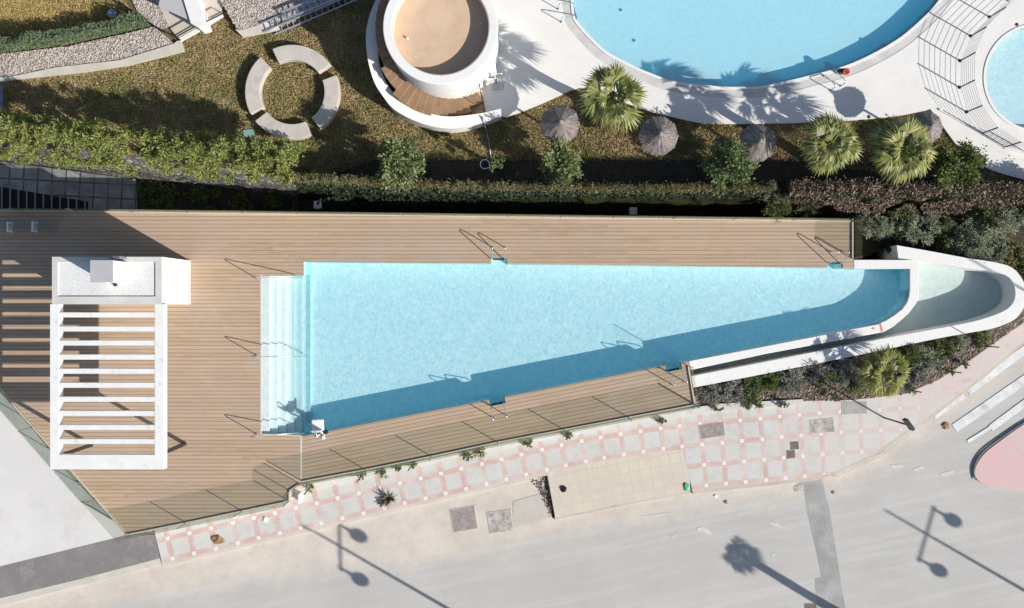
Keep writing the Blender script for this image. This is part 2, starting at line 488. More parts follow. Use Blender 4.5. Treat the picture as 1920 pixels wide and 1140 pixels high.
def water_mat(name, tint_lo, tint_hi, scat_col, scat, absorb, dens, wscale=5.0):
    m, nt, out = new_mat(name)
    pos = pos_n(nt)
    w1 = noise_n(nt, pos, wscale, 3, .65, .36, .64, (1.25, 1.0, 1))
    t = nd(nt, "ShaderNodeBsdfTransparent"); nt.links.new(mix_n(nt, w1, tint_lo, tint_hi), t.inputs['Color'])  # light focused by the ripples is painted into the tint as noise
    d = nd(nt, "ShaderNodeBsdfDiffuse"); d.inputs['Color'].default_value = rgba(scat_col)
    mx = nd(nt, "ShaderNodeMixShader"); mx.inputs[0].default_value = scat
    nt.links.new(t.outputs[0], mx.inputs[1]); nt.links.new(d.outputs[0], mx.inputs[2])
    SC = scat
    g = nd(nt, "ShaderNodeBsdfGlossy"); g.inputs['Roughness'].default_value = .06
    bp = nd(nt, "ShaderNodeBump"); bp.inputs['Strength'].default_value = .35; bp.inputs['Distance'].default_value = .03
    nt.links.new(w1, bp.inputs['Height']); nt.links.new(bp.outputs[0], g.inputs['Normal'])
    geo = nd(nt, "ShaderNodeNewGeometry"); sp = nd(nt, "ShaderNodeSeparateXYZ"); nt.links.new(geo.outputs['True Normal'], sp.inputs[0])
    upm = math_n(nt, 'GREATER_THAN', math_n(nt, 'ABSOLUTE', sp.outputs['Z']), .5)
    nt.links.new(math_n(nt, 'MULTIPLY', upm, SC), mx.inputs[0])
    f = math_n(nt, 'MULTIPLY', schlick(nt, .02), upm)
    m2 = nd(nt, "ShaderNodeMixShader"); nt.links.new(f, m2.inputs[0])
    nt.links.new(mx.outputs[0], m2.inputs[1]); nt.links.new(g.outputs[0], m2.inputs[2])
    nt.links.new(m2.outputs[0], out.inputs['Surface'])
    va = nd(nt, "ShaderNodeVolumeAbsorption"); va.inputs['Color'].default_value = rgba(absorb); va.inputs['Density'].default_value = dens
    nt.links.new(va.outputs[0], out.inputs['Volume'])
    return m
M['water'] = water_mat('water', (.70, .87, .885), (1, 1, 1), (.020, .405, .64), .19, (.80, .99, 1.0), .15, 8.0)
M['water_shallow'] = water_mat('water_shallow', (.84, .92, .94), (1, 1, 1), (.10, .42, .58), .05, (.66, .97, 1.0), .28, 8.5)
M['water_upper'] = water_mat('water_upper', (.90, .95, .97), (1, 1, 1), (.01, .38, .66), .22, (.62, .97, .99), .58, 8)
M['water_small'] = water_mat('water_small', (.80, .88, .92), (1, 1, 1), (.2, .45, .55), .12, (.5, .9, .95), .5, 6.5)
M['water_channel'] = water_mat('water_channel', (.86, .93, .92), (1, 1, 1), (.10, .16, .20), .10, (.55, .9, .88), .35, 5.5)

def mosaic(name, a, b):
    m, nt, out = new_mat(name)
    pos = pos_n(nt)
    v = nd(nt, "ShaderNodeTexVoronoi"); v.distance = 'CHEBYCHEV'; v.inputs['Scale'].default_value = 9; v.inputs['Randomness'].default_value = .15
    nt.links.new(pos, v.inputs['Vector'])
    sp = nd(nt, "ShaderNodeSeparateColor"); nt.links.new(v.outputs['Color'], sp.inputs[0])
    c = mix_n(nt, sp.outputs[0], a, b)
    principled(nt, out, c, .5, .3)
    return m
M['pool_plaster'] = mosaic('pool_plaster', (.84, .90, .89), (.88, .93, .92))
M['pool_steps'] = mosaic('pool_steps', (.80, .82, .80), (.83, .85, .83))
M['channel_plaster'] = mosaic('channel_plaster', (.70, .75, .71), (.76, .79, .76))
M['pool_rim'] = simple('pool_rim', (.66, .58, .48), .7, var=(.60, .53, .44), vscale=3)

# ------------------------------------------------------------------ terrain and road
Z_ROAD, Z_WALK, Z_GULLY = -0.62, -0.50, -2.1
g = MB(); g.box((0, 0, Z_GULLY - 0.6), (900, 900, 0.2))
tag(g.build('ground', M['dark_soil']), kind='structure')

# road sheet with a dust attribute that fades from the kerb towards the carriageway
def road():
    m, nt, out = new_mat('road')
    pos = pos_n(nt)
    at = nd(nt, "ShaderNodeAttribute"); at.attribute_name = 'dust'
    base = mix_n(nt, noise_n(nt, pos, .35, 6, .65, .35, .65), (.505, .485, .452), (.455, .437, .405))
    base = mix_n(nt, math_n(nt, 'MULTIPLY', noise_n(nt, pos, .5, 5, .7, .5, .7, (.35, 1.6, 1)), .5), base, (.53, .52, .50))
    dust = mix_n(nt, noise_n(nt, pos, .8, 7, .7, .38, .62), (.66, .585, .50), (.55, .49, .425))
    dust = mix_n(nt, noise_n(nt, pos, 1.4, 7, .75, .58, .72), dust, (.52, .43, .34))
    fac = math_n(nt, 'ADD', at.outputs['Fac'], math_n(nt, 'MULTIPLY', math_n(nt, 'SUBTRACT', noise_n(nt, pos, 1.1, 6, .7, .3, .7), .5), .5))
    fac = nd(nt, "ShaderNodeMapRange"); 
    n = nt.nodes[-2] if False else None
    f2 = math_n(nt, 'ADD', at.outputs['Fac'], math_n(nt, 'MULTIPLY', math_n(nt, 'SUBTRACT', noise_n(nt, pos, 1.1, 6, .7, .3, .7), .5), .45), True)
    nt.links.new(f2, fac.inputs[0]); fac.inputs[1].default_value = .25; fac.inputs[2].default_value = .75
    c = mix_n(nt, fac.outputs[0], base, dust)
    c = mix_n(nt, math_n(nt, 'MULTIPLY', noise_n(nt, pos, 2.4, 6, .8, .62, .76), .5), c, (.36, .34, .31))
    rt = nd(nt, "ShaderNodeVectorRotate"); rt.rotation_type = 'Z_AXIS'; rt.inputs['Angle'].default_value = R(-12)
    nt.links.new(pos, rt.inputs['Vector'])
    c = mix_n(nt, math_n(nt, 'MULTIPLY', noise_n(nt, rt.outputs[0], 1.0, 5, .7, .5, .72, (.10, 2.2, 1)), .5), c, (.60, .59, .565))
    c = mix_n(nt, math_n(nt, 'MULTIPLY', noise_n(nt, rt.outputs[0], 1.0, 5, .7, .55, .75, (.16, 3.5, 1)), .35), c, (.43, .42, .40))
    gfine = noise_n(nt, pos, 24, 4, .7, .3, .7)
    c = mix_n(nt, 1.0, c, mix_n(nt, gfine, (.93, .93, .93), (1.06, 1.06, 1.06)), 'MULTIPLY')
    principled(nt, out, c, .9, .15, 0, gfine, .4, .01)
    return m
M['road'] = road()
EDGE = [(-100, 1150), (0, 1135), (300, 1080), (500, 1050), (700, 1030), (870, 1010), (1040, 968), (1290, 924), (1450, 905), (1540, 888), (1640, 850), (1720, 800), (1820, 720), (1960, 620)]
def edge_y(px):
    for (x0, y0), (x1, y1) in zip(EDGE, EDGE[1:]):
        if x0 <= px <= x1:
            return y0 + (y1 - y0) * (px - x0) / (x1 - x0)
    return EDGE[0][1] if px < EDGE[0][0] else EDGE[-1][1]
x0r, x1r, y0r, y1r, st = -32.0, 32.0, -22.0, 0.0, 0.3
nx, ny = int((x1r - x0r) / st), int((y1r - y0r) / st)
vs, fs, dust = [], [], []
kz = PPM * CAM_H / (CAM_H - Z_ROAD)
for j in range(ny + 1):
    for i in range(nx + 1):
        x, y = x0r + i * st, y0r + j * st
        vs.append((x, y, Z_ROAD))
        d = (570 - y * kz) - edge_y(960 + x * kz)
        dust.append(max(0, min(1, 0.95 - d / 80.0)) if d > -400 else 1)
KEEP_OUT = [(-200, 300), (-200, 600), (0, 740), (235, 990), (540, 925), (960, 812), (1300, 745), (1680, 655), (1900, 590), (1905, 300)]
def in_poly(x, y, poly):
    c = False; j = len(poly) - 1
    for i in range(len(poly)):
        if (poly[i][1] > y) != (poly[j][1] > y) and x < (poly[j][0] - poly[i][0]) * (y - poly[i][1]) / (poly[j][1] - poly[i][1]) + poly[i][0]: c = not c
        j = i
    return c
for j in range(ny):
    for i in range(nx):
        a = j * (nx + 1) + i
        if in_poly(960 + (vs[a][0] + st / 2) * kz, 570 - (vs[a][1] + st / 2) * kz, KEEP_OUT): continue
        fs.append((a, a + 1, a + nx + 2, a + nx + 1))
me = bpy.data.meshes.new('road'); me.from_pydata(vs, [], fs)
at = me.attributes.new('dust', 'FLOAT', 'POINT')
at.data.foreach_set('value', dust)
tag(link('road', me, M['road']), kind='structure')
g = MB(); g.box((0, -182, Z_ROAD - .05), (600, 320, .1)); tag(g.build('road_beyond', M['concrete']), kind='structure')

# ------------------------------------------------------------------ pavement with pink borders and white studs
def tile_mat():
    m, nt, out = new_mat('pavement_tiles')
    uv = nd(nt, "ShaderNodeUVMap"); uv.uv_map = 'UVMap'
    sep = nd(nt, "ShaderNodeSeparateXYZ"); nt.links.new(uv.outputs[0], sep.inputs[0])
    pos = pos_n(nt)
    def near(s, w):          # 1 where |fract - 0| < w (wrap)
        f = math_n(nt, 'FRACT', math_n(nt, 'ADD', s, .5))
        return math_n(nt, 'LESS_THAN', math_n(nt, 'ABSOLUTE', math_n(nt, 'SUBTRACT', f, .5)), w)
    u, v = sep.outputs['X'], sep.outputs['Y']
    line = math_n(nt, 'MAXIMUM', near(u, .125), near(v, .125))
    dot = math_n(nt, 'MULTIPLY', near(u, .085), near(v, .085))
    jt = math_n(nt, 'MAXIMUM', near(math_n(nt, 'MULTIPLY', u, 8), .09), near(math_n(nt, 'MULTIPLY', v, 8), .09))
    key = nd(nt, "ShaderNodeCombineXYZ")
    nt.links.new(math_n(nt, 'FLOOR', math_n(nt, 'MULTIPLY', u, 4)), key.inputs[0]); nt.links.new(math_n(nt, 'FLOOR', math_n(nt, 'MULTIPLY', v, 4)), key.inputs[1])
    wnz = nd(nt, "ShaderNodeTexWhiteNoise"); wnz.noise_dimensions = '2D'; nt.links.new(key.outputs[0], wnz.inputs['Vector'])
    grey = mix_n(nt, wnz.outputs[0], (.51, .515, .48), (.58, .575, .54))
    grey = mix_n(nt, noise_n(nt, pos, .9, 5, .65, .4, .62), grey, (.60, .59, .56))
    pink = mix_n(nt, wnz.outputs[0], (.56, .37, .32), (.60, .42, .37))
    pink = mix_n(nt, noise_n(nt, pos, 1.1, 6, .7, .42, .66), pink, (.65, .55, .50))
    c = mix_n(nt, line, grey, pink)
    c = mix_n(nt, dot, c, (.76, .75, .72))
    c = mix_n(nt, math_n(nt, 'MULTIPLY', jt, .25), c, (.42, .39, .36))
    # wear: faded to the right, dust patches
    sx = nd(nt, "ShaderNodeSeparateXYZ"); nt.links.new(pos, sx.inputs[0])
    fade = nd(nt, "ShaderNodeMapRange"); fade.inputs[1].default_value = 11; fade.inputs[2].default_value = 15.5
    nt.links.new(sx.outputs['X'], fade.inputs[0])
    c = mix_n(nt, math_n(nt, 'MULTIPLY', fade.outputs[0], .55), c, (.63, .58, .54))
    c = mix_n(nt, math_n(nt, 'MULTIPLY', noise_n(nt, pos, 1.3, 7, .75, .52, .74), .5), c, (.60, .55, .49))
    principled(nt, out, c, .85, .2)
    return m
M['tiles'] = tile_mat()
U = [(294, 1014.5), (314.5, 1009.7), (355, 999.7), (396, 990.8), (437, 980.8), (476, 971), (516, 962), (555, 952.5), (594, 943.7), (633, 934.2), (673, 925), (712, 915), (750, 906), (789, 897), (827, 888), (865, 879), (904, 870),
     (940.5, 861.3), (978, 852.3), (1016.6, 843.2), (1053, 834.5), (1091, 827), (1126, 820), (1164, 814), (1201, 808.5), (1239, 803), (1275, 799), (1313, 795), (1351, 791.5), (1388, 788.2), (1426, 785),
     (1462, 781), (1499, 777.7), (1537, 774.7), (1575, 772), (1612, 770), (1650, 768), (1688, 766), (1724, 764.5)]
ui = [0.5] + [float(i) for i in range(1, len(U))]
def rmax(px):
    if px < 1280: return 1.15
    tab = [(1280, 3.18), (1520, 3.08), (1560, 2.85), (1612, 2.35), (1650, 1.85), (1690, 1.2), (1730, .5)]
    for (a, b), (c, d) in zip(tab, tab[1:]):
        if a <= px <= c: return b + (d - b) * (px - a) / (c - a)
    return .5
def walk_pt(fi, r, z):
    i = int(min(max(math.floor(fi), 0), len(U) - 2)); t = fi - i
    a, b = Vector(U[i]), Vector(U[i + 1])
    p = a.lerp(b, t)
    pa, pb = Vector(U[max(i - 1, 0)]), Vector(U[min(i + 2, len(U) - 1)])
    d0 = (b - pa).normalized(); d1 = (pb - a).normalized(); d = d0.lerp(d1, t).normalized()
    n = Vector((-d.y, d.x))
    if n.y < 0: n = -n
    q = p + n * 38.6 * r
    return P(q.x, q.y, z)
def walk_mesh(name, mat_, i0, i1, rlo, rhi, z, sub=2, z_low=None):
    vs, fs, uvs = [], [], []
    cols = int((i1 - i0) * sub)
    rows = 12
    for c in range(cols + 1):
        fi = i0 + (i1 - i0) * c / cols
        pxl = Vector(U[int(fi)]).lerp(Vector(U[min(int(fi) + 1, len(U) - 1)]), fi - int(fi)).x
        a = rlo(pxl) if callable(rlo) else rlo
        b = rhi(pxl) if callable(rhi) else rhi
        for r in range(rows + 1):
            rr = a + (b - a) * r / rows
            vs.append(walk_pt(fi, rr, z)); u_ = fi if fi >= 1 else .5 + fi * .5
            uvs.append((u_, rr))
        if z_low is not None:
            q = vs[-1].copy(); q.z = z_low; vs.append(q); uvs.append((u_, b))
    m_ = rows + 1 + (1 if z_low is not None else 0)
    for c in range(cols):
        for r in range(m_ - 1):
            a = c * m_ + r
            fs.append((a, a + 1, a + m_ + 1, a + m_))
    me = bpy.data.meshes.new(name); me.from_pydata(vs, [], fs)
    uvl = me.uv_layers.new(name='UVMap')
    for l in me.loops: uvl.data[l.index].uv = uvs[l.vertex_index]
    return tag(link(name, me, mat_), kind='structure')
walk_mesh('pavement', M['tiles'], 0, 25.27, -1.3, 1.12, Z_WALK, 4, Z_ROAD - .05)
walk_mesh('pavement_widening', M['tiles'], 25.27, len(U) - 1, -1.4, rmax, Z_WALK, 4, Z_ROAD - .05)
walk_mesh('kerb_stones', M['kerb_stone'], 0, 19.2, 1.12, 1.27, Z_WALK - .006, 4, Z_ROAD - .05)
walk_mesh('kerb_stones_bend', M['gutter'], 25.27, len(U) - 1, rmax, lambda x: rmax(x) + .17, Z_WALK - .006, 4, Z_ROAD - .05)

def flat(name, pts, z, mat_, kind='structure', thick=0.0, smooth=0, label=None, cat=None, group=None):
    if smooth: pts = catmull(pts, smooth, True)
    b = MB()
    b.prism(PL(pts, z), z - thick, z, sides=thick > 0)
    o = b.build(name, mat_)
    if kind: tag(o, kind=kind)
    if label: tag(o, label, cat, group)
    return o
# pink pavement running up to the right
flat('pink_path', [(1688, 742), (1760, 708), (1830, 664), (1900, 612), (1990, 545), (1990, 580), (1905, 648), (1840, 702), (1780, 748), (1725, 790), (1690, 812)], Z_WALK - .010, M['pink_kerb'], thick=.2)
flat('gutter', [(1990, 580), (1905, 648), (1840, 702), (1780, 748), (1725, 790), (1650, 850), (1560, 893), (1568, 896), (1656, 855), (1733, 796), (1788, 753), (1848, 706), (1911, 653), (1990, 589)], Z_ROAD + .03, M['gutter'], thick=.1)
flat('driveway', [(1023, 872), (1110, 855), (1200, 842), (1292, 832), (1294, 921), (1180, 941), (1041, 970)], Z_WALK - .003, M['beige_slab'], thick=.02)
flat('driveway_base', [(1025, 880), (1110, 863), (1200, 850), (1290, 840), (1293, 925), (1180, 946), (1041, 975)], Z_WALK - .03, M['gutter'], thick=.12)
flat('dark_strip', [(-80, 1080), (0, 1062), (215, 1009), (240, 1003), (291, 1003), (299, 1047), (150, 1086), (0, 1122), (-80, 1140)], Z_WALK + .006, M['dark_asphalt'], thick=.15)
flat('terrace', [(-90, 640), (0, 726), (120, 880), (240, 1003), (215, 1012), (0, 1064), (-90, 1084)], Z_WALK + .002, M['concrete'], thick=.2)
flat('kerb_strip', [(-80, 1140), (0, 1122), (150, 1086), (299, 1047), (303, 1058), (150, 1098), (0, 1136), (-80, 1156)], Z_WALK - .004, M['kerb_stone'], thick=.15)
flat('concrete_apron', [(962, 940), (1015, 925), (1033, 970), (962, 990)], Z_ROAD + .012, M['gutter'])
flat('road_patch', [(1488, 912), (1512, 897), (1541, 884), (1543, 905), (1556, 960), (1572, 1060), (1588, 1160), (1534, 1160), (1528, 1085), (1541, 1083), (1530, 1030), (1514, 960), (1508, 918)], Z_ROAD + .006, M['patch_asphalt'])
flat('road_patch_kerbside', [(1488, 913), (1506, 907), (1508, 920), (1490, 922)], Z_ROAD + .010, M['manhole_worn'])
isl = [(1990, 760), (1925, 793), (1880, 824), (1845, 852), (1829, 878), (1832, 898), (1856, 912), (1900, 918), (1990, 922)]
flat('traffic_island', catmull(isl, 4), Z_ROAD + .10, M['pink_paint'], thick=.15)
b = MB(); pth = [P(x, y, Z_ROAD + .08) for x, y in catmull([(1990, 757), (1925, 790), (1878, 821), (1842, 849), (1826.5, 877), (1829, 900)], 5)]
b.tube(pth, .026, 6); tag(b.build('island_kerb', M['fascia']), kind='structure')
# zebra and faint paint
def stripe(a, c, w, jit=0):
    a, c = Vector(a), Vector(c); d = (c - a).normalized(); n = Vector((-d.y, d.x)) * w / 2
    return [tuple(a - n), tuple(c - n), tuple(c + n), tuple(a + n)]
for k, (a, c, w) in enumerate([((1752, 782), (1808, 742), 9), ((1815, 735), (1990, 605), 15), ((1790, 803), (1990, 665), 17), ((1858, 803), (1990, 705), 13), ((1815, 828), (1895, 778), 6)]):
    flat('crossing_stripe', stripe(a, c, w), Z_ROAD + .014 + k * .004, M['white_line'])
for pts in ([(1306, 990), (1318, 988), (1338, 999), (1333, 1004), (1318, 998), (1307, 995)], [(1258, 1005), (1268, 1001), (1266, 1008), (1260, 1010)], [(1333, 982), (1344, 983), (1340, 987)],
            [(1670, 872), (1690, 870), (1694, 876), (1676, 880)], [(1712, 880), (1728, 873), (1733, 878), (1716, 885)], [(1762, 888), (1790, 880), (1786, 890), (1766, 894)],
            [(1200, 968), (1255, 961), (1254, 964), (1202, 971)], [(1440, 978), (1458, 980), (1466, 989), (1450, 987)], [(1446, 1040), (1452, 1036), (1452, 1045)]):
    flat('paint_patch', pts, Z_ROAD + .009, M['faded_line'])

# covers and plates let into the paving
def plate(pts, z, mat_, label, name='manhole_cover'):
    root = thing(name, label, 'manhole cover', 'covers let into the pavement and verge', P(sum(p[0] for p in pts) / 4, sum(p[1] for p in pts) / 4, z))
    b = MB(root.location); b.prism(PL(pts, z), z - .05, z + .012); b.build('lid', mat_, root)
    c = Vector((sum(p[0] for p in pts) / 4, sum(p[1] for p in pts) / 4))
    big = [tuple(c + (Vector(p) - c) * 1.07) for p in pts]
    b = MB(root.location); b.prism(PL(big, z), z - .05, z + .008, holes=[PL(pts, z)]); b.build('frame', M['kerb_stone'], root)
plate([(845, 957), (889, 949), (895, 990), (852, 998)], Z_ROAD + .01, M['manhole'], 'dark square cover in the dusty verge below the spiky plant')
plate([(914, 962), (957, 956), (962, 994), (920, 1000)], Z_ROAD + .01, M['manhole_worn'], 'worn patchy square cover in the verge, right of the dark square one')
plate([(1311, 798), (1356, 791), (1359, 816), (1316, 823)], Z_WALK + .004, M['manhole'], 'grey oblong cover in the tiled pavement near the corner of the timber deck')
plate([(1519, 789), (1561, 784), (1565, 809), (1521, 813)], Z_WALK + .004, M['manhole_worn'], 'mottled brown oblong cover in the middle of the wide tiled pavement')
plate([(1580, 754), (1625, 754), (1625, 775), (1580, 777)], Z_WALK + .004, M['patch_asphalt'], 'pale grey oblong cover touching the edge of the planted bed')
plate([(1482, 829), (1497, 828), (1498, 842), (1483, 843)], Z_WALK + .004, M['plate_brown'], 'upper of the two small dark brown square covers', 'small_cover')
plate([(1475, 845), (1490, 844), (1491, 858), (1476, 860)], Z_WALK + .004, M['plate_brown'], 'lower of the two small dark brown square covers', 'small_cover')
plate([(1509, 1132), (1530, 1132), (1532, 1146), (1510, 1146)], Z_ROAD + .008, M['plate_brown'], 'small dark square cover at the bottom edge of the road by the palm shadow', 'small_cover')

# ------------------------------------------------------------------ timber deck, podium and pool
def ye(x): return 741.6 - .195 * (x - 960)
POOL = [(490, 517), (568, 517), (568, 491), (921, 494), (921, 484), (951, 484), (951, 494.5), (1551, 502), (1551, 492), (1580, 492), (1580, 502.6), (1600, 503.7), (1705.5, 503.7),
        (1705.5, 543), (1704, 556), (1700, 567), (1692, 578.5), (1678, 590), (1662, 600), (1645, ye(1645)), (1277, ye(1277)), (1279.5, 692), (1249.5, 698), (1247, ye(1247)), (946, ye(946)), (948.5, 756), (919.5, 762), (917, ye(917)),
        (568, ye(568)), (566, 816), (490, 813)]
DECK = [(-90, 391), (1600, 412), (1600, 503.7), (1580, 502.6), (1580, 492), (1551, 492), (1551, 502), (951, 494.5), (951, 484), (921, 484), (921, 494), (568, 491), (568, 517), (490, 517),
        (490, 813), (563, 816), (563, 906.5), (544.5, 919), (544.5, 941), (240, 1004), (0, 726), (-90, 622)]
SOUTH = [(567, 817), (568, ye(568)), (917, ye(917)), (919.5, 762), (948.5, 756), (946, ye(946)), (1247, ye(1247)), (1249.5, 698), (1279.5, 692), (1277, ye(1277)), (1291, ye(1291)), (1305, 760), (1178, 784), (1057, 807), (960, 825), (809, 857), (685, 882), (567, 904.5)]
def slab(name, pts, mat_, z=0.0, t=.12):
    b = MB(); b.prism(PL(pts, z), z - t, z); return tag(b.build(name, mat_), kind='structure')
slab('timber_deck', DECK, M['deck'])
slab('timber_deck_south', SOUTH, M['deck_south'])
slab('deck_joint', [(563.2, 817), (566.8, 817), (566.8, 904), (563.2, 905.5)], M['pool_rim'], -.004)
# podium skirt below the deck
b = MB()
sk = [(-89, 393), (1599, 414), (1599, 504), (1599, 488)]
def wallpath(b, pts, z0, z1):
    q0 = PL(pts, 0)
    for a, c in zip(q0, q0[1:]):
        b.add([(a.x, a.y, z0), (c.x, c.y, z0), (c.x, c.y, z1), (a.x, a.y, z1)], [(0, 1, 2, 3)])
wallpath(b, [(-89, 393), (1598.5, 413.5), (1598.5, 503)], Z_GULLY - .5, -.12)
wallpath(b, [(1290, 682), (1303.5, 759), (1178, 782.5), (1057, 805.5), (960, 823.5), (809, 855.5), (685, 880.5), (563, 905), (543.5, 918), (543.5, 940), (240, 1002.5), (0, 724.5), (-89, 621)], Z_ROAD - .3, -.12)
tag(b.build('podium', M['white_wall']), kind='structure')

POOL_D = -1.08
b = MB(); pw = PL(POOL, 0)
n = len(pw)
for i in range(n):
    a, c = pw[i], pw[(i + 1) % n]
    b.add([(a.x, a.y, -.025), (c.x, c.y, -.025), (c.x, c.y, POOL_D), (a.x, a.y, POOL_D)], [(0, 1, 2, 3)])
b.prism(pw, POOL_D, POOL_D, sides=False)
tag(b.build('pool_basin', M['pool_plaster']), kind='structure')
# broad steps at the shallow end
b = MB()
xs = [489, 503.5, 517, 531, 545, 558.5, 573]
for k in range(6):
    z = -.13 - k * .15
    x0, x1 = xs[k] + .4, xs[k + 1]
    y1 = 812.6 + (x1 - 490) * .038
    y0 = 812.6 + (x0 - 490) * .038
    if x1 > 568:
        pts = [(x0, 517.3), (567.7, 517.3), (x1, 517.3), (x1, ye(x1) - .5), (x0, y0)]
    else:
        pts = [(x0, 517.3), (x1, 517.3), (x1, y1), (x0, y0)]
    b.prism(PL(pts, 0), POOL_D, z)
tag(b.build('pool_steps', M['pool_steps']), kind='structure')
b = MB(); b.prism(PL([(488, 515), (490.8, 515), (490.8, 813), (488, 815)], 0), -.04, .006)
b.prism(PL([(488, 813.4), (563, 816.8), (563, 818.6), (488, 815.2)], 0), -.04, .006)
tag(b.build('pool_edge', M['pool_rim']), kind='structure')
b = MB(); ins = []
cx = sum(p[0] for p in POOL) / n
dp = [(573.2, 491.2)] + POOL[3:28] + [(573.2, ye(573.2))]
b.prism(PL(dp, 0), POOL_D - .35, -.07, bottom=True)
sh_ = MB(); sh_.prism(PL([(490, 517), (568, 517), (568, 491), (573, 491.2), (573, ye(573)), (568, ye(568)), (566, 816), (490, 813)], 0), POOL_D - .35, -.07, bottom=True)
tag(sh_.build('step_water', M['water_shallow']), kind='structure')
tag(b.build('pool_water', M['water']), kind='structure')

WALL_IN = [(1600.5, 487), (1721.5, 487), (1723, 545), (1722, 560), (1716, 571), (1704, 587), (1690, 599.5), (1674, 613), (1656, 622.6), (1440, 662.6), (1304.7, 691.6), (1295, 693.6), (1291.4, ye(1291.4) + .1)] + \
          [(1645, ye(1645) + .1), (1662, 600.2), (1678, 590.2), (1692, 578.7), (1700.2, 567.2), (1704.2, 556), (1705.7, 543), (1705.7, 503.9), (1600.5, 503.9)]
root = thing('overflow_wall', 'inner white wall between the blue pool and the curved channel', 'wall')
b = MB(); b.prism(PL(WALL_IN, 0), -1.5, .012); b.build('wall', M['white_wall'], root, bevel=.02)
b = MB(); a = P(1650, 608.5, .02); c = P(1654.5, 621, .02)
b.prism(PL([(1648.5, 607.2), (1652, 606.5), (1655.6, 621.8), (1652, 622.5)], .016), .012, .0165); b.build('depth_marking', M['red_faded'], root)
b = MB()
b.prism(PL([(1634, 615.4), (1640, 614.2), (1640.4, 616), (1634.4, 617.2)], .016), .012, .0165)
b.prism(PL([(1636.2, 613.4), (1638, 613), (1638.9, 617.6), (1637.1, 618)], .016), .012, .0168)
b.build('depth_figure', M['red_faded'], root)
WALL_OUT_O = [(1681, 460), (1747, 471.6), (1810.5, 483.5), (1863, 491.6), (1893, 500), (1909.5, 513.7), (1920, 532), (1925, 552), (1921, 572), (1912, 588), (1898, 601), (1861, 615.6), (1805, 626), (1750.5, 636), (1598, 668), (1440, 699.5), (1311, 724.5), (1300, 726.5)]
WALL_OUT_I = [(1296, 705.5), (1307, 703.4), (1440, 677.5), (1571.6, 651), (1677, 631), (1808, 606.5), (1852, 595), (1880, 584), (1896, 572), (1903, 556), (1901.5, 537), (1890.5, 519.5), (1866, 509.5), (1831.6, 505), (1804, 501.5), (1722, 488.4), (1684, 484)]
wo_ = catmull(WALL_OUT_O, 4) + catmull(WALL_OUT_I, 4)
root = thing('channel_wall', 'outer white curved wall closing the overflow channel at its pointed end', 'wall')
b = MB(); b.prism(PL(wo_, 0), -2.4, .03); b.build('wall', M['white_wall'], root, bevel=.02)
CH = [(1684, 488), (1722, 488), (1804, 503), (1866, 511), (1903, 540), (1903, 560), (1880, 588), (1808, 610), (1571, 656), (1307, 708), (1297, 706), (1296, 692), (1440, 661), (1656, 621), (1690, 598), (1716, 570), (1723, 550), (1723, 488)]
CHP = [(1668, 486), (1722, 480), (1810, 492), (1880, 505), (1912, 540), (1910, 565), (1885, 594), (1808, 615), (1571, 661), (1307, 713), (1293, 712), (1290, 684), (1440, 655), (1650, 614), (1710, 560), (1712, 495)]
b = MB(); b.prism(PL(CHP, 0), -1.3, -1.12); tag(b.build('channel_floor', M['channel_plaster']), kind='structure')
CHW = [(1684, 487), (1722.5, 487), (1804, 498), (1866, 507), (1908, 540), (1908, 560), (1882, 591), (1808, 612), (1571, 657), (1307, 709), (1297, 709), (1294, 690), (1440, 658), (1656, 617), (1690, 592), (1716, 560)]
b = MB(); b.prism(PL(CHW, 0), -1.25, -1.0, bottom=True); tag(b.build('channel_water', M['water_channel']), kind='structure')

# ------------------------------------------------------------------ glass railings
def railing(label, pts, n_panels, z=0.0, h=1.1, name='glass_railing', gm='glass'):
    root = thing(name, label, 'glass railing', 'glass railings round the timber deck', P(pts[0][0], pts[0][1], z))
    o = root.location
    w = [P(a, b, z) for a, b in pts]
    for (a, c), k in zip(zip(w, w[1:]), n_panels):
        d = c - a; L = d.length; u = d.normalized(); ang = math.atan2(u.y, u.x)
        for i in range(k):
            s0, s1 = L * i / k + .02, L * (i + 1) / k - .02
            m_ = a + u * ((s0 + s1) / 2)
            b = MB(o); b.box((m_.x, m_.y, z + h / 2 + .03), (s1 - s0, .018, h), ang); b.build('glass_panel', M[gm], root)
        for i in range(k + 1):
            q = a + u * (L * i / k)
            b = MB(o); b.box((q.x, q.y, z + h / 2), (.022, .03, h), ang); b.build('post', M['grey_metal'], root)
        m_ = a + u * (L / 2)
        b = MB(o); b.box((m_.x, m_.y, z + .035), (L, .05, .07), ang); b.build('base_channel', M['pool_rim'], root)
    return root
railing('long glass railing on the upper edge of the deck above the dark gully', [(-60, 394), (560, 401.5), (1150, 409), (1598, 414.5)], [6, 6, 4])
railing('short glass railing across the right end of the upper deck', [(1598, 416), (1598, 485)], [1])
railing('glass railing on the slanting left edge of the deck beside the white terrace', [(-60, 660), (3, 733), (121, 868), (238, 1001)], [1, 2, 2])
railing('glass railing along the bottom left deck edge above the narrow tiled pavement', [(242, 1001.5), (349, 980), (454, 958), (542.5, 939.5), (543, 920), (562, 907)], [1, 1, 1, 1, 1])
railing('glass railing along the sloping lower deck below the big pool', [(567, 902.5), (685, 880.5), (809, 855.5), (933, 829), (1057, 805.5), (1178, 782.5), (1302, 759)], [1, 1, 1, 1, 1, 1])
railing('short glass railing between the lower deck end and the white channel', [(1302, 757), (1290, 686)], [1], gm='glass_clear')

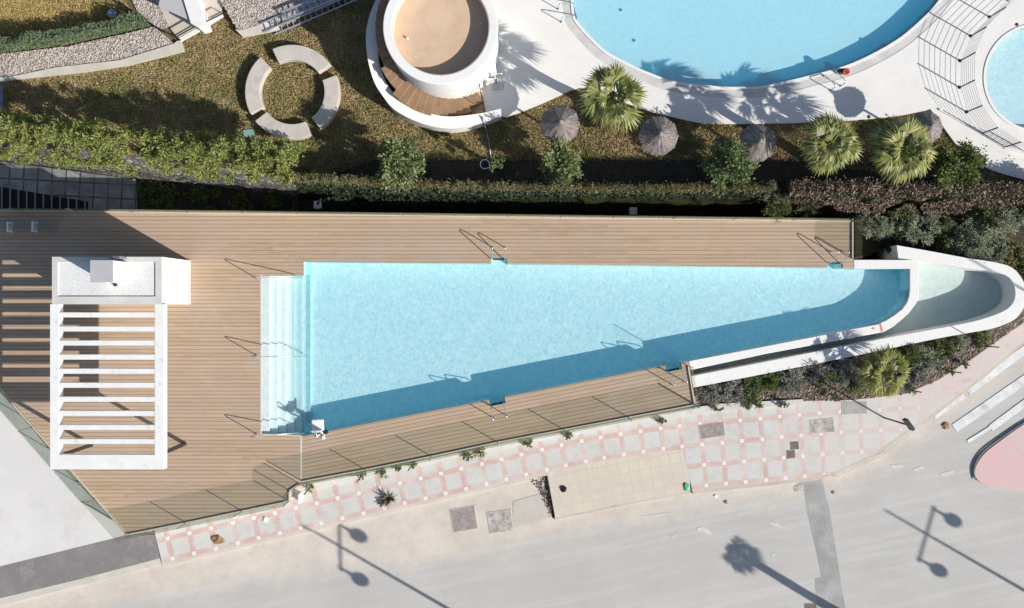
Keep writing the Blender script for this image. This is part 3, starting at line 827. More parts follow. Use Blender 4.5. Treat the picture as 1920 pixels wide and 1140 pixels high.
# planter strip between glass and pavement
b = MB(); b.prism(PL([(572, 910), (572, 907), (685, 884), (809, 858.5), (960, 826), (1057, 808.5), (1178, 785.5), (1312, 762), (1336, 757), (1504, 748), (1504, 757), (1340, 770), (1310, 776), (1180, 797), (1057, 819), (960, 837), (860, 856), (700, 891), (590, 916)], Z_WALK), Z_ROAD, Z_WALK + .12)
root = tag(b.build('planter_kerb', M['planter']), 'long low white planter kerb at the foot of the deck glass', 'planter')

# ------------------------------------------------------------------ ladders and handrails
def arc_pts(c, u, v, r, a0, a1, n=8):
    return [c + u * (r * math.cos(R(a0 + (a1 - a0) * k / n))) + v * (r * math.sin(R(a0 + (a1 - a0) * k / n))) for k in range(n + 1)]
def ladder(label, bases, inland, z, hs, water_z, grp='steel pool ladders'):
    """bases: two pixel points on the pool edge; inland: pixel vector to the deck-side foot"""
    w = [P(p[0], p[1], z) for p in bases]
    root = thing('pool_ladder', label, 'pool ladder', grp, (w[0] + w[1]) / 2)
    o = root.location
    iv = P(960 + inland[0], 570 + inland[1], 0); L = iv.length; u = iv.normalized(); up = Vector((0, 0, 1))
    for p, h in zip(w, hs):
        foot = p + u * L
        r = .07
        top_c = foot - u * r + up * (h - r)
        path = [foot + up * 0.0, foot + up * (h - r)] + arc_pts(top_c, u, up, r, 0, 140, 8)
        path += [p - u * .03 + up * .12, p - u * .06 + up * (-.45 + 0)]
        b = MB(o); b.tube(path, .02, 8); b.build('handrail', M['steel'], root, True)
        b = MB(o); b.tube([foot + up * .0, foot + up * .015], .05, 12); b.build('foot_plate', M['steel'], root)
    d = (w[1] - w[0]); ang = math.atan2(d.y, d.x)
    for k in range(2):
        m_ = (w[0] + w[1]) / 2 - u * (.0) ; m_ = m_ + up * (-.16 - k * .28) - z * up * 0
        b = MB(o); b.box(m_, (d.length, .09, .03), ang); b.build('tread', M['dark_metal'], root)
    return root
ladder('steel ladder set in the upper long edge of the big pool, halfway along', [(924, 485), (947, 485)], (0, -21), 0, (1.0, .82), -.07)
ladder('steel ladder at the narrow right end of the upper pool edge', [(1555, 492.5), (1577, 492.5)], (2, -21), 0, (1.0, .82), -.07)
ladder('steel ladder in the sloping lower pool edge left of the deck end, halfway along', [(920, 760.5), (944, 756)], (6, 23), 0, (.95, .85), -.07)
ladder('steel ladder in the lower pool edge right beside the white channel wall', [(1251, 697), (1275, 692)], (7, 23), 0, (.95, .85), -.07)
def handrail(label, base, end, h):
    p, q = P(*base, 0), P(*end, 0); q.z = -.75
    root = thing('step_handrail', label, 'handrail', 'handrails over the pool steps', p)
    up = Vector((0, 0, 1)); u = (q - p); u.z = 0; u.normalize()
    path = [p, p + up * (h - .1)] + [p + u * .03 + up * (h - .03), p + u * .1 + up * h, p + u * .25 + up * (h - .06)]
    e = q.copy(); e.z = .25
    path += [p + u * 1.0 + up * (h - .38), e, q]
    b = MB(p); b.tube(path, .02, 8); b.build('rail', M['steel'], root, True)
    b = MB(p); b.tube([p, p + up * .015], .055, 12); b.build('foot_plate', M['steel'], root)
handrail('handrail at the upper side of the pale pool steps', (480, 521), (560, 521), 1.0)
handrail('handrail over the middle of the pale pool steps', (480, 666), (566, 668), 1.0)
handrail('handrail at the lower side of the pale pool steps by the white seat', (480, 813), (562, 810), 1.0)

# pool hoist with white seat
base = P(606, 816, 0)
root = thing('pool_hoist', 'white seat hoist hanging over the lower left corner of the pool', 'pool hoist', None, base)
up = Vector((0, 0, 1))
s = P(596, 797, .28)
b = MB(base); b.box(s, (.50, .46, .06), R(3)); b.build('seat', M['plastic_white'], root, bevel=.03)
b = MB(base); b.box(s + Vector((-.02, -.22, .22)), (.46, .06, .42), R(3)); b.build('backrest', M['plastic_white'], root, bevel=.025)
b = MB(base); b.tube([base, base + up * 1.12], .035, 10); b.build('mast', M['grey_metal'], root, True)
b = MB(base); b.tube([base + up * 1.08, base + up * 1.08 + (s - base) * Vector((.6, .6, 0)), s + Vector((0, -.2, .4))], .025, 8); b.build('arm', M['plastic_white'], root, True)
b = MB(base); b.box(base + Vector((-.16, .03, .03)), (.34, .05, .05), R(40)); b.box(base + Vector((0, 0, .02)), (.12, .34, .04), R(10)); b.build('base_frame', M['plastic_white'], root)
b = MB(base); b.box(base + Vector((.14, .16, .16)), (.16, .14, .3), 0); b.build('battery_box', M['dark_metal'], root, bevel=.01)

# ------------------------------------------------------------------ pavilion with pergola
ZT = 3.2
root = thing('pavilion', 'white pavilion with a gravelled roof and a slatted pergola on the timber deck', 'pavilion', None, P(330, 600, 0))
o = root.location
def rect(x0, y0, x1, y1): return [(x0, y0), (x1, y0), (x1, y1), (x0, y1)]
b = MB(o)
b.prism(PL(rect(97.5, 481.5, 303, 570.5), ZT), 0, ZT - .14)
b.build('wall', M['white_wall'], root)
b = MB(o)
b.prism(PL(rect(97.5, 481.5, 303, 570.5), ZT), ZT - .14, ZT, holes=[PL(rect(108, 491, 291.5, 556), ZT)])
b.build('parapet', M['roof_edge'], root)
b = MB(o); b.prism(PL(rect(107.8, 490.8, 291.7, 556.2), ZT), ZT - .139, ZT - .06); b.build('roof_gravel', M['roof_gravel'], root)
b = MB(o); b.prism(PL(rect(170, 488.5, 211.5, 529), ZT + 1.3), ZT - .06, ZT + 1.3)
ch = b.build('roof_cabin', M['white_paint'], root)
b = MB(o); b.prism(PL(rect(169.4, 488, 211.9, 529.4), ZT + 1.33), ZT + 1.3, ZT + 1.34); b.build('cabin_lid', M['cabin_top'], ch)
b = MB(o); b.prism(PL(rect(205, 480, 224, 485), ZT + .65), ZT, ZT + .65); b.build('vent_box', M['grey_metal'], root)
c = P(217.5, 534, ZT); b = MB(o); b.tube([c, c + up * .14], .06, 10); b.build('roof_vent', M['dark_metal'], root)
# pergola frame
BD = .36
b = MB(o)
b.prism(PL(rect(94, 570.6, 110, 880), ZT), ZT - BD, ZT); b.build('beam', M['white_paint'], root)
b = MB(o)
b.prism(PL(rect(290.5, 570.6, 307, 880), ZT), ZT - BD, ZT); b.build('beam', M['white_paint'], root)
b = MB(o)
b.prism(PL(rect(110.1, 853, 290.4, 880), ZT), ZT - BD, ZT - .001); b.build('beam', M['white_paint'], root)
for k in range(11):
    y = 586.5 + k * 26.4
    if k == 10: break
    b = MB(o)
    b.prism(PL(rect(110.1, y - .5, 290.4, y + 8.6), ZT), ZT - .26, ZT - .01); b.build('slat', M['white_paint'], root)
for (px, py) in ((347, 832), (172, 834)):
    q = P(px, py, 0)
    b = MB(o); b.box((q.x, q.y, (ZT - BD) / 2), (.12, .12, ZT - BD)); b.build('column', M['dark_metal'], root)

# low rail bench in the shade at the far left
q = P(65, 420, 0)
root = thing('wall_bench', 'low slatted metal bench with two white legs in the shade of the pavilion', 'bench', None, q)
b = MB(q); b.box(q + Vector((0, .10, .40)), (2.5, .07, .04)); b.build('backrest', M['grey_metal'], root)
b = MB(q)
for k in range(3): b.box(q + Vector((.0, -.05 - k * .1, .33)), (2.3, .04, .03))
b.build('seat', M['fascia'], root)
for dx in (-.95, .08):
    b = MB(q); b.box(q + Vector((dx, -.12, .18)), (.07, .46, .36)); b.build('leg', M['white_paint'], root)

# ------------------------------------------------------------------ upper garden
GARDEN = [(-300, -400), (2250, -400), (2250, 372), (2050, 372), (1600, 366), (1200, 368), (900, 362), (700, 352), (570, 344), (500, 333), (400, 318), (300, 305), (200, 293), (100, 281), (0, 273), (-120, 262), (-300, 255)]
g = MB(); g.box((0, 181.4, -.15), (600, 320, .2)); tag(g.build('garden_beyond', M['lawn']), kind='structure')
# embankments down to the gully
def bank(name, top, bot, z0, z1, mat_, nsub=4, amp=.12):
    vs, fs = [], []
    N = max(len(top), len(bot))
    rows = 8
    for i, (a, c) in enumerate(zip(top, bot)):
        A, C_ = P(*a, z0), P(*c, z1)
        for r in range(rows + 1):
            q = A.lerp(C_, r / rows)
            if 0 < r < rows:
                q += Vector((0, mnoise.noise(q * 1.7) * amp, mnoise.noise(q * 2.3 + Vector((5, 1, 2))) * amp))
            vs.append(q)
    for i in range(len(top) - 1):
        for r in range(rows):
            a = i * (rows + 1) + r
            fs.append((a, a + 1, a + rows + 2, a + rows + 1))
    me = bpy.data.meshes.new(name); me.from_pydata(vs, [], fs)
    return link(name, me, mat_)
t1 = catmull([(-120, 262), (0, 273), (100, 281), (200, 293), (300, 305), (400, 318), (500, 333), (570, 344)], 8)
b1 = catmull([(-120, 287), (0, 300), (131, 317), (250, 335), (394, 350), (480, 359), (560, 368), (600, 374)], 8)
tag(bank('retaining_wall', t1, b1, 0.03, Z_GULLY, M['rock_wall']), 'dark rough stone retaining wall below the light green hedge', 'wall')
b = MB(); inner = [(x, y - 6) for x, y in t1]
b.prism(PL(t1 + inner[::-1], .06), -.2, .07); tag(b.build('wall_coping', M['wall_top']), kind='structure')
t2 = catmull([(560, 343), (700, 352), (900, 362), (1200, 368), (1600, 366), (2050, 372)], 16)
b2 = catmull([(560, 372), (700, 385), (900, 395), (1200, 402), (1600, 400), (2050, 400)], 16)
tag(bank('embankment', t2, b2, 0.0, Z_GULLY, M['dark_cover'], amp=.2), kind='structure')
b = MB(); b.prism(PL([(-120, 285), (260, 330), (600, 365), (900, 390), (1300, 398), (2050, 395), (2050, 520), (1600, 500), (1595, 430), (-120, 420)], Z_GULLY), Z_GULLY - .2, Z_GULLY); tag(b.build('gully_floor', M['dark_soil']), kind='structure')
# tiled path in the gully
def path_mat():
    m, nt, out = new_mat('path_tiles')
    pos = pos_n(nt)
    br = nd(nt, "ShaderNodeTexBrick"); br.offset = 0; br.inputs['Scale'].default_value = 1.0
    br.inputs['Brick Width'].default_value = .62; br.inputs['Row Height'].default_value = .62; br.inputs['Mortar Size'].default_value = .035
    br.inputs['Color1'].default_value = (.42, .42, .43, 1); br.inputs['Color2'].default_value = (.30, .30, .31, 1); br.inputs['Mortar'].default_value = (.08, .08, .08, 1)
    rot = nd(nt, "ShaderNodeVectorRotate"); rot.rotation_type = 'Z_AXIS'; rot.inputs['Angle'].default_value = R(3)
    nt.links.new(pos, rot.inputs['Vector']); nt.links.new(rot.outputs[0], br.inputs['Vector'])
    c = mix_n(nt, noise_n(nt, pos, 1.6, 6, .7, .4, .65), br.outputs['Color'], (.22, .22, .23))
    principled(nt, out, c, .8, .2)
    return m
M['path'] = path_mat()
b = MB(); b.prism(PL([(-120, 290), (0, 303), (131, 320), (257, 337), (257, 420), (-120, 420)], Z_GULLY + .01), Z_GULLY, Z_GULLY + .012); tag(b.build('path', M['path']), kind='structure')
root = thing('stair_flight', 'dark narrow flight of steps leading down beside the shaded tiled path', 'stairs', None, P(80, 385, Z_GULLY))
b = MB(root.location); b.prism(PL([(-60, 340), (165, 378), (165, 400), (-60, 400)], Z_GULLY + .02), Z_GULLY, Z_GULLY + .022); b.build('stair_well', M['black'], root)
for k in range(11):
    x = 2 + k * 15.6
    y0 = 350 + x * .17
    b = MB(root.location); b.prism(PL([(x, y0), (x + 2.2, y0), (x + 2.2, 400), (x, 400)], Z_GULLY + .05), Z_GULLY + .023, Z_GULLY + .05); b.build('step_edge', M['patch_asphalt'], root)

# ------------------------------------------------------------------ white sun terrace with the upper pools
UP_Z = .14
upool = catmull([(1075, -60), (1075, 0), (1076.5, 20), (1081, 37), (1107, 68), (1139, 97), (1178, 118), (1213, 134), (1263, 151), (1339, 161), (1400, 162.5), (1440, 159), (1519, 141), (1598, 118), (1677, 77), (1729.5, 34), (1760, 0), (1790, -50), (1790, -140), (1700, -220), (1400, -270), (1150, -220)], 5, True)
def scale_poly(pts, dpx):
    out = []
    N = len(pts)
    area = sum(pts[i][0] * pts[(i + 1) % N][1] - pts[(i + 1) % N][0] * pts[i][1] for i in range(N))
    sgn = 1 if area > 0 else -1
    for i in range(N):
        a = Vector(pts[i - 1][:2]); c = Vector(pts[(i + 1) % N][:2])
        d = (c - a).normalized(); nrm = Vector((d.y, -d.x)) * sgn
        out.append((pts[i][0] + nrm.x * dpx, pts[i][1] + nrm.y * dpx))
    return out
cop_out = scale_poly(upool, 21)
spc, spr = (1946, 146), 97.5
small = [(spc[0] + spr * math.cos(2 * math.pi * k / 72), spc[1] + spr * math.sin(2 * math.pi * k / 72)) for k in range(72)]
TERR = [(820, -300), (840, 0), (845, 120), (872, 168), (903, 172)] + catmull([(912, 211), (939, 218), (960, 216), (1025, 190), (1086, 164.5), (1130, 175), (1199.5, 203), (1257, 218), (1302, 228.5), (1339, 231.6), (1440, 231.6), (1571.6, 227), (1677, 218), (1737, 206.6), (1748, 209), (1787, 263), (1805, 283), (1829.5, 301), (1861, 319.5), (1920, 336.6)], 3) + [(2060, 360), (2060, -300)]
b = MB(); b.prism(PL(GARDEN, 0), -.4, 0, holes=[PL(scale_poly(upool, 10), 0), PL([(spc[0] + (spr + 2) * math.cos(2 * math.pi * k / 72), spc[1] + (spr + 2) * math.sin(2 * math.pi * k / 72)) for k in range(72)], 0)]); tag(b.build('lawn', M['lawn']), kind='structure')
b = MB(); b.prism(PL(TERR, UP_Z), -.3, UP_Z, holes=[PL(cop_out, UP_Z), PL(small, UP_Z)]); tag(b.build('sun_terrace', M['white_deck']), kind='structure')
b = MB(); b.prism(PL(cop_out, UP_Z), -.3, UP_Z - .015, holes=[PL(upool, UP_Z)]); tag(b.build('pool_coping', M['coping']), kind='structure')
inner_lip = scale_poly(upool, 5)
b = MB(); b.prism(PL(inner_lip, UP_Z), -.1, UP_Z + .02, holes=[PL(scale_poly(upool, .3), UP_Z)]); tag(b.build('pool_lip', M['white_wall']), kind='structure')
UPF = -.44
b = MB(); pw2 = PL(upool, UP_Z); n2 = len(pw2)
for i in range(n2):
    a, c = pw2[i], pw2[(i + 1) % n2]
    b.add([(a.x, a.y, UP_Z - .02), (c.x, c.y, UP_Z - .02), (c.x, c.y, UPF), (a.x, a.y, UPF)], [(0, 1, 2, 3)])
b.prism(pw2, UPF, UPF, sides=False)
tag(b.build('upper_pool_basin', M['pool_plaster']), kind='structure')
b = MB(); b.prism(pw2, UPF - .1, UP_Z - .07, bottom=True); tag(b.build('upper_pool_water', M['water_upper']), kind='structure')
b = MB(); pw3 = PL(small, UP_Z); SF = -.22
for i in range(len(pw3)):
    a, c = pw3[i], pw3[(i + 1) % len(pw3)]
    b.add([(a.x, a.y, UP_Z), (c.x, c.y, UP_Z), (c.x, c.y, SF), (a.x, a.y, SF)], [(0, 1, 2, 3)])
b.prism(pw3, SF, SF, sides=False)
tag(b.build('paddling_pool_basin', M['pool_plaster']), kind='structure')
b = MB(); b.prism(pw3, SF - .05, UP_Z - .06, bottom=True); tag(b.build('paddling_pool_water', M['water_small']), kind='structure')
b = MB(); b.prism(PL([(spc[0] + (spr + 5) * math.cos(t), spc[1] + (spr + 5) * math.sin(t)) for t in [2 * math.pi * k / 72 for k in range(72)]], UP_Z), UP_Z - .05, UP_Z + .03, holes=[pw3]); tag(b.build('paddling_pool_lip', M['white_wall']), kind='structure')
# drains
for x, y in ((1659.5, 86.5), (1906.5, 46), (1629, 219)):
    q = P(x, y, UP_Z); b = MB(q); b.tube([q, q + up * .012], .07, 12)
    tag(b.build('drain_cover', M['dark_metal']), {1659.5: 'small dark drain on the coping at the lower right of the large pool', 1906.5: 'small dark drain beside the round paddling pool', 629: ''}.get(x, 'small dark drain on the terrace edge right of the round shadow'), 'drain', 'floor drains on the white terrace')
for x, y, r_ in ((1164, 19, .05), (1189, 76, .05)):
    q = P(x, y, UPF); b = MB(q); b.tube([q, q + up * .03], r_ * 1.3, 14)
    tag(b.build('pool_inlet', M['plastic_blue']), 'dark inlet on the upper pool floor, ' + ('the one nearer the top edge' if y < 50 else 'the lower one'), 'pool inlet', 'inlets on the upper pool floor')
# cable fence between terrace and paddling pool
fp = [(1925, -10), (1890, 0), (1855.4, 32), (1820, 67.6), (1800, 114), (1799, 164), (1812.4, 210), (1841, 250), (1883, 276), (1935, 292)]
root = thing('cable_fence', 'curved cable fence with dark posts round the paddling pool', 'fence', None, P(1800, 114, UP_Z))
o = root.location
for p_ in fp:
    q = P(*p_, UP_Z); b = MB(o); b.tube([q, q + up * 1.27], .028, 8); b.build('post', M['dark_metal'], root, True)
    b = MB(o); b.tube([q, q + up * .02], .07, 10); b.build('base_plate', M['dark_metal'], root)
for k in range(8):
    z = UP_Z + .12 + k * .16
    b = MB(o); b.tube([P(*p_, UP_Z) + up * (z - UP_Z) for p_ in fp], .007, 5); b.build('cable', M['grey_metal'], root, True)
b = MB(); b.prism(PL([(1762, 204), (1841, 248), (1883, 273), (1935, 290), (1935, 294), (1882, 278), (1840, 252.5), (1760, 207)], UP_Z), UP_Z - .02, UP_Z + .08)
tag(b.build('terrace_kerb', M['white_wall']), kind='structure')
ladder('steel ladder on the left edge of the large upper pool', [(1074, 8), (1080, 32)], (-28, 9), UP_Z, (.62, .62), 0, 'ladders of the upper pool')
ladder('steel ladder on the lower edge of the upper pool beside the red lifebuoy', [(1546, 143), (1565, 135)], (11, 26), UP_Z, (.62, .62), 0, 'ladders of the upper pool')
# lifebuoy on a stand
q = P(1581, 138, UP_Z)
root = thing('lifebuoy_stand', 'small stand with a red lifebuoy beside the upper pool ladder', 'lifebuoy', None, q)
b = MB(q); b.tube([q, q + up * .4], .025, 8); b.build('pole', M['dark_metal'], root, True)
b = MB(q); b.tube([q + up * .34 + Vector((.11 * math.cos(t), .10 * math.sin(t) * .8, .05 * math.sin(t))) for t in [2 * math.pi * k / 20 for k in range(21)]], .055, 8); b.build('ring', M['red'], root, True)
b = MB(q); b.box(q + Vector((-.12, .05, .16)), (.22, .18, .3)); b.build('box', M['dark_metal'], root)

# ------------------------------------------------------------------ round tower with curved stairs
tc = P(837.7, 95.4, 0); TZ = 3.42; RO = 2.19; RI = 1.84
root = thing('round_tower', 'round white tower with a tan sunken roof floor', 'tower', None, tc)
b = MB(tc); b.ring(tc, RO - .3, RO - .03, 0, TZ - .25, n=96); b.build('wall', M['white_wall'], root)
b = MB(tc); b.ring(tc, RI, RO + .0, TZ - .25, TZ, n=96); b.build('parapet', M['white_wall'], root, bevel=.03)
b = MB(tc); b.ring(tc, RI - .01, RI + .0, TZ - .72, TZ - .01, n=96); b.build('parapet_lining', M['pool_rim'], root)
b = MB(tc); b.disc(tc, RI, TZ - .54, 96); b.build('roof_floor', M['tower_floor'], root)
for px, py in ((764, 72), (901, 45)):
    q = P(px, py, TZ - .54); b = MB(tc); b.tube([q, q + up * .12], [.05, .03], 8); b.build('drain', M['plastic_white'], root)
q = P(777, 170, 0); d = (q - tc).normalized(); 
q = tc + d * (RO - .02) + up * 2.05
b = MB(tc); b.box(q, (.07, .62, .3), math.atan2(d.y, d.x)); b.build('window', M['grey_metal'], root)
# curved parapet
sp = [(-30, 0, 0)]
SPI = [(939, 204, .8), (898, 213, .9), (835, 218, 1.0), (783, 204, 1.1), (743, 179, 1.25), (722, 150, 1.4), (711, 118, 1.6), (709, 90, 1.8), (709, 45, 2.0), (728, -5, 2.2), (765, -50, 2.4)]
SPO = [(940, 217, .8), (898, 232, .9), (845, 241, 1.0), (793, 232, 1.1), (743, 208, 1.25), (718, 180, 1.4), (700, 149, 1.6), (688, 100, 1.8), (688, 50, 2.0), (707, -5, 2.2), (750, -60, 2.4)]
si, so = catmull(SPI, 8), catmull(SPO, 8)
root = thing('curved_staircase', 'curved tiled stairs climbing round the tower inside a white parapet', 'stairs', None, P(840, 215, 0))
vs, fs = [], []
for (a, c) in zip(si, so):
    A, C_ = P(*a), P(*c)
    vs += [(A.x, A.y, A.z), (C_.x, C_.y, C_.z), (C_.x, C_.y, 0), (A.x, A.y, 0)]
for i in range(len(si) - 1):
    a, c = i * 4, (i + 1) * 4
    fs += [(a, c, c + 1, a + 1), (a + 1, c + 1, c + 2, a + 2), (c, a, a + 3, c + 3)]
fs += [(0, 1, 2, 3)]
b = MB(root.location); b.add(vs, fs); b.build('parapet_wall', M['white_wall'], root)
nst = 30
for k in range(nst):
    a0 = -48 - k * 6.6; a1 = a0 - 6.6
    r1 = 3.22 if k < 13 else (3.0 if k < 16 else 2.85)
    b = MB(root.location); b.ring(tc, RO - .05, r1 - (.35 if k < 3 else (.15 if k < 6 else 0)) - .25, 0, .12 + k * .125, a1, a0, 4); b.build('step', M['landing_tile'] if k < 1 else M['stair_tile'], root)
b = MB(); b.prism(PL([(868, 186), (905, 172), (912, 212), (872, 214)], .05), 0, .08); tag(b.build('landing', M['landing_tile']), kind='structure')
# gate and fittings near the tower foot
q = P(905, 195, .1)
root = thing('metal_gate', 'thin dark metal gate at the foot of the curved stairs', 'gate', None, q)
b = MB(q); b.tube([P(900, 168, .1), P(900, 168, .1) + up * 1.1, P(907, 207, .1) + up * 1.1, P(907, 207, .1)], .025, 6); b.build('frame', M['dark_metal'], root)
b = MB(q)
for k in range(1, 7):
    p_ = P(900 + 7 * k / 7, 168 + 39 * k / 7, .1); b.tube([p_ + up * .1, p_ + up * 1.08], .012, 5)
b.build('bars', M['dark_metal'], root)
q = P(921, 138, UP_Z)
root = thing('service_cabinet', 'white service cabinet standing against the tower foot', 'cabinet', None, q)
b = MB(q); b.box(q + up * .55, (.42, .5, 1.1), R(8)); b.build('body', M['plastic_white'], root, bevel=.02)
b = MB(q); b.box(q + Vector((-.3, -.1, .5)), (.12, .9, 1.0), R(5)); b.build('side_panel', M['fascia'], root)
b = MB(q); b.box(q + Vector((.05, -.36, .3)), (.46, .08, .6), R(8)); b.build('door', M['plastic_white'], root, bevel=.01)
q = P(932, 157, UP_Z)
root = thing('outdoor_shower', 'slender outdoor shower with a base tray beside the white cabinet', 'shower', None, q)
b = MB(q); b.tube([q, q + up * 1.5, q + Vector((.1, .02, 1.58)), q + Vector((.28, .06, 1.55))], .025, 8); b.build('pipe', M['steel'], root, True)
b = MB(q); b.tube([q + Vector((.28, .06, 1.55)), q + Vector((.28, .06, 1.51))], .08, 12); b.build('shower_head', M['grey_metal'], root)
b = MB(q); b.box(q + up * .02, (.5, .5, .04), .1); b.build('tray', M['coping'], root, bevel=.01)
# pipe running over the lawn to a white hoop
b = MB(P(920, 300, 0)); b.tube([P(921, 302, .05), P(917, 270, .05), P(912, 245, .06), P(906, 228, .9), P(904, 218, .98)], .035, 6)
tag(b.build('drain_pipe', M['grey_metal'], smooth=True), 'grey pipe hanging over the stair parapet onto the lawn', 'pipe')
q = P(909, 308, .15); b = MB(q); b.tube([q + Vector((.19 * math.cos(t), .19 * math.sin(t), 0)) for t in [2 * math.pi * k / 24 for k in range(25)]], .022, 6)
tag(b.build('tree_hoop', M['plastic_white'], smooth=True), 'pale hoop lying on the shaded lawn beside the small sapling', 'hoop')

# ------------------------------------------------------------------ ring of curved benches
bc = P(547.5, 172, .42)
for a0, a1, lab in ((132, 208, 'left arc of the ring of stone benches'), (36, 115, 'top arc of the ring of stone benches'), (-53, 21, 'right arc of the stone bench ring, stained at its lower end'), (-142, -66, 'bottom arc of the stone bench ring beside the hedge')):
    am = R((a0 + a1) / 2)
    org = Vector((bc.x + 1.6 * math.cos(am), bc.y + 1.6 * math.sin(am), 0))
    b = MB(org); b.ring(bc, 1.33, 1.945, 0, .42, a0, a1, 26)
    tag(b.build('curved_bench', M['bench_stone'], bevel=.025), lab, 'bench', 'curved benches set in a ring on the lawn')

# ------------------------------------------------------------------ top left: raised beds, patios, gravel
flat('dry_lawn', [(-120, -120), (250, -120), (232, 2), (262, 36), (240, 56), (126, 84), (0, 100), (-120, 110)], .02, M['dry_lawn'], thick=.1)
flat('path_corner', [(-40, -40), (30, -40), (26, 0), (0, 10), (-40, 20)], .03, M['concrete'], thick=.05)
GR1 = [(-120, 118), (0, 101), (126, 87), (240, 62), (289.5, 50), (326, 81.6), (224, 113), (105, 126), (24, 143), (0, 145), (-120, 160)]
flat('gravel_bed', GR1, .10, M['gravel_base'], thick=.2)
GR2 = [(232, -30), (282, -30), (298, 12), (318, 50), (300, 55), (283, 45), (262, 30)]
flat('gravel_bed_slope', GR2, .09, M['gravel_base'], thick=.2)
GR3 = [(408, -30), (640, -30), (628, 2), (520, 48), (500, 42), (455, 56), (443, 52), (413, 0)]
flat('gravel_roof', GR3, .30, M['gravel_base'], thick=.4)
flat('bed_kerb', [(326, 81.6), (333, 76), (340, 79), (345.5, 96), (237, 123), (158, 135), (26, 149), (-120, 168), (-120, 160), (0, 145), (24, 143), (105, 126), (224, 113)], .16, M['kerb_stone'], thick=.3)
flat('bed_kerb_upper', [(455, 56), (500, 42), (520, 48), (524, 53), (453, 67), (441, 55)], .34, M['kerb_stone'], thick=.4)
flat('patio', [(270, -40), (430, -40), (415, 22), (378, 50), (336, 74), (318, 52), (298, 12)], .12, M['patio'], thick=.2)
flat('patio_edge', [(415, 22), (418, 30), (380, 54), (338, 78), (334, 72), (378, 48)], .14, M['white_wall'], thick=.3)
root = tag(flat('partition_wall', [(326, -60), (352, -60), (385, 47), (372, 52), (358, 44)], 1.0, M['white_wall'], kind=None, thick=.9), 'slanting white partition wall between two small patios at the top', 'wall')
root = tag(flat('patio_shadow_sheet', [(297, 12), (312, -60), (334, -60), (360, 40)], .9, M['cabin_top'], kind=None, thick=.03), 'grey sheet standing in for the shadow on the top patio beside the white partition', 'canopy')  # flat grey sheet stands in for the shadow lying on the patio
# low railings round the patios
def low_rail(label, pts, z, h=.5):
    q0 = P(*pts[0], z)
    root = thing('patio_railing', label, 'railing', 'dark railings of the small patios', q0)
    b = MB(q0); b.tube([P(*p_, z + h) for p_ in pts], .03, 6); b.build('top_rail', M['dark_metal'], root)
    b = MB(q0); b.tube([P(*p_, z + .1) for p_ in pts], .02, 6); b.build('bottom_rail', M['dark_metal'], root)
    for p_ in pts:
        q = P(*p_, z + h); b = MB(q0); b.tube([Vector((q.x, q.y, z)), q], .025, 6); b.build('post', M['dark_metal'], root)
low_rail('dark railing round the corner of the left small patio', [(222, 2), (262, 32), (300, 55), (331, 69), (366, 49)], .12)
low_rail('dark railing at the corner of the right small patio', [(357, 24), (384, 42), (420, 24)], .12)
q = P(216, 30, .35)
root = thing('garden_spotlight', 'pale blue round garden light in the shade of the bed', 'garden light', None, P(216, 30, .02))
o = root.location
b = MB(o); b.tube([o, o + up * .3], .03, 8); b.build('stake', M['dark_metal'], root)
b = MB(o); b.tube([o + up * .28, o + up * .36], [.17, .19], 16); b.build('lamp_head', M['plastic_blue'], root)
# stacked aluminium frames
for j, (ax, ay, bx, by, w, z) in enumerate([(492, 52, 668, -22, 16, .38), (512, 58, 700, -22, 15, .12), (530, 30, 690, -34, 15, .62)]):
    A, B = P(ax, ay, z), P(bx, by, z); d = (B - A); L = d.length; u = d.normalized(); nrm = Vector((-u.y, u.x, 0)); wm = w / PPM
    root = thing('aluminium_ladder', ['pale aluminium ladder, middle of the stack at the top of the lawn', 'pale aluminium ladder, lowest of the stack on the grass edge', 'pale aluminium ladder, uppermost of the stack on the gravel'][j], 'ladder', 'aluminium ladders stacked by the gravel', A)
    for s_ in (-.5, .5):
        b = MB(A); b.box(A + d / 2 + nrm * wm * s_, (L, .05, .08), math.atan2(u.y, u.x)); b.build('side_rail', M['alu'], root)
    k = 0; b = MB(A)
    while k * .26 + .12 < L:
        b.box(A + u * (.12 + k * .26), (.04, wm, .04), math.atan2(u.y, u.x)); k += 1
    b.build('rungs', M['alu'], root)
# bits on the lawn
for x, y, s_, mt, nm, lab, cat in ((427, 193, .13, 'teal_box', 'sprinkler_cover', 'tiny green sprinkler cover on the sunlit lawn left of the benches', 'sprinkler'), (467, 250, .42, 'teal_box', 'valve_box', 'green valve box half hidden at the edge of the hedge', 'valve box'),
                                   (315, 186, .48, 'terracotta', 'round_cover', 'round reddish cover in the shaded lawn above the hedge', 'cover')):
    q = P(x, y, .0); b = MB(q)
    if nm == 'valve_box': b.box(q + up * .03, (s_, s_ * .7, .1), .1)
    else: b.tube([q, q + up * .03], s_ / 2, 16)
    tag(b.build(nm, M[mt]), lab, cat)
q = P(0, 185, .02); b = MB(q); b.box(q + up * .02, (.3, 1.1, .06)); tag(b.build('drain_grate', M['grey_metal']), 'grey oblong grate at the left edge of the lawn', 'grate')
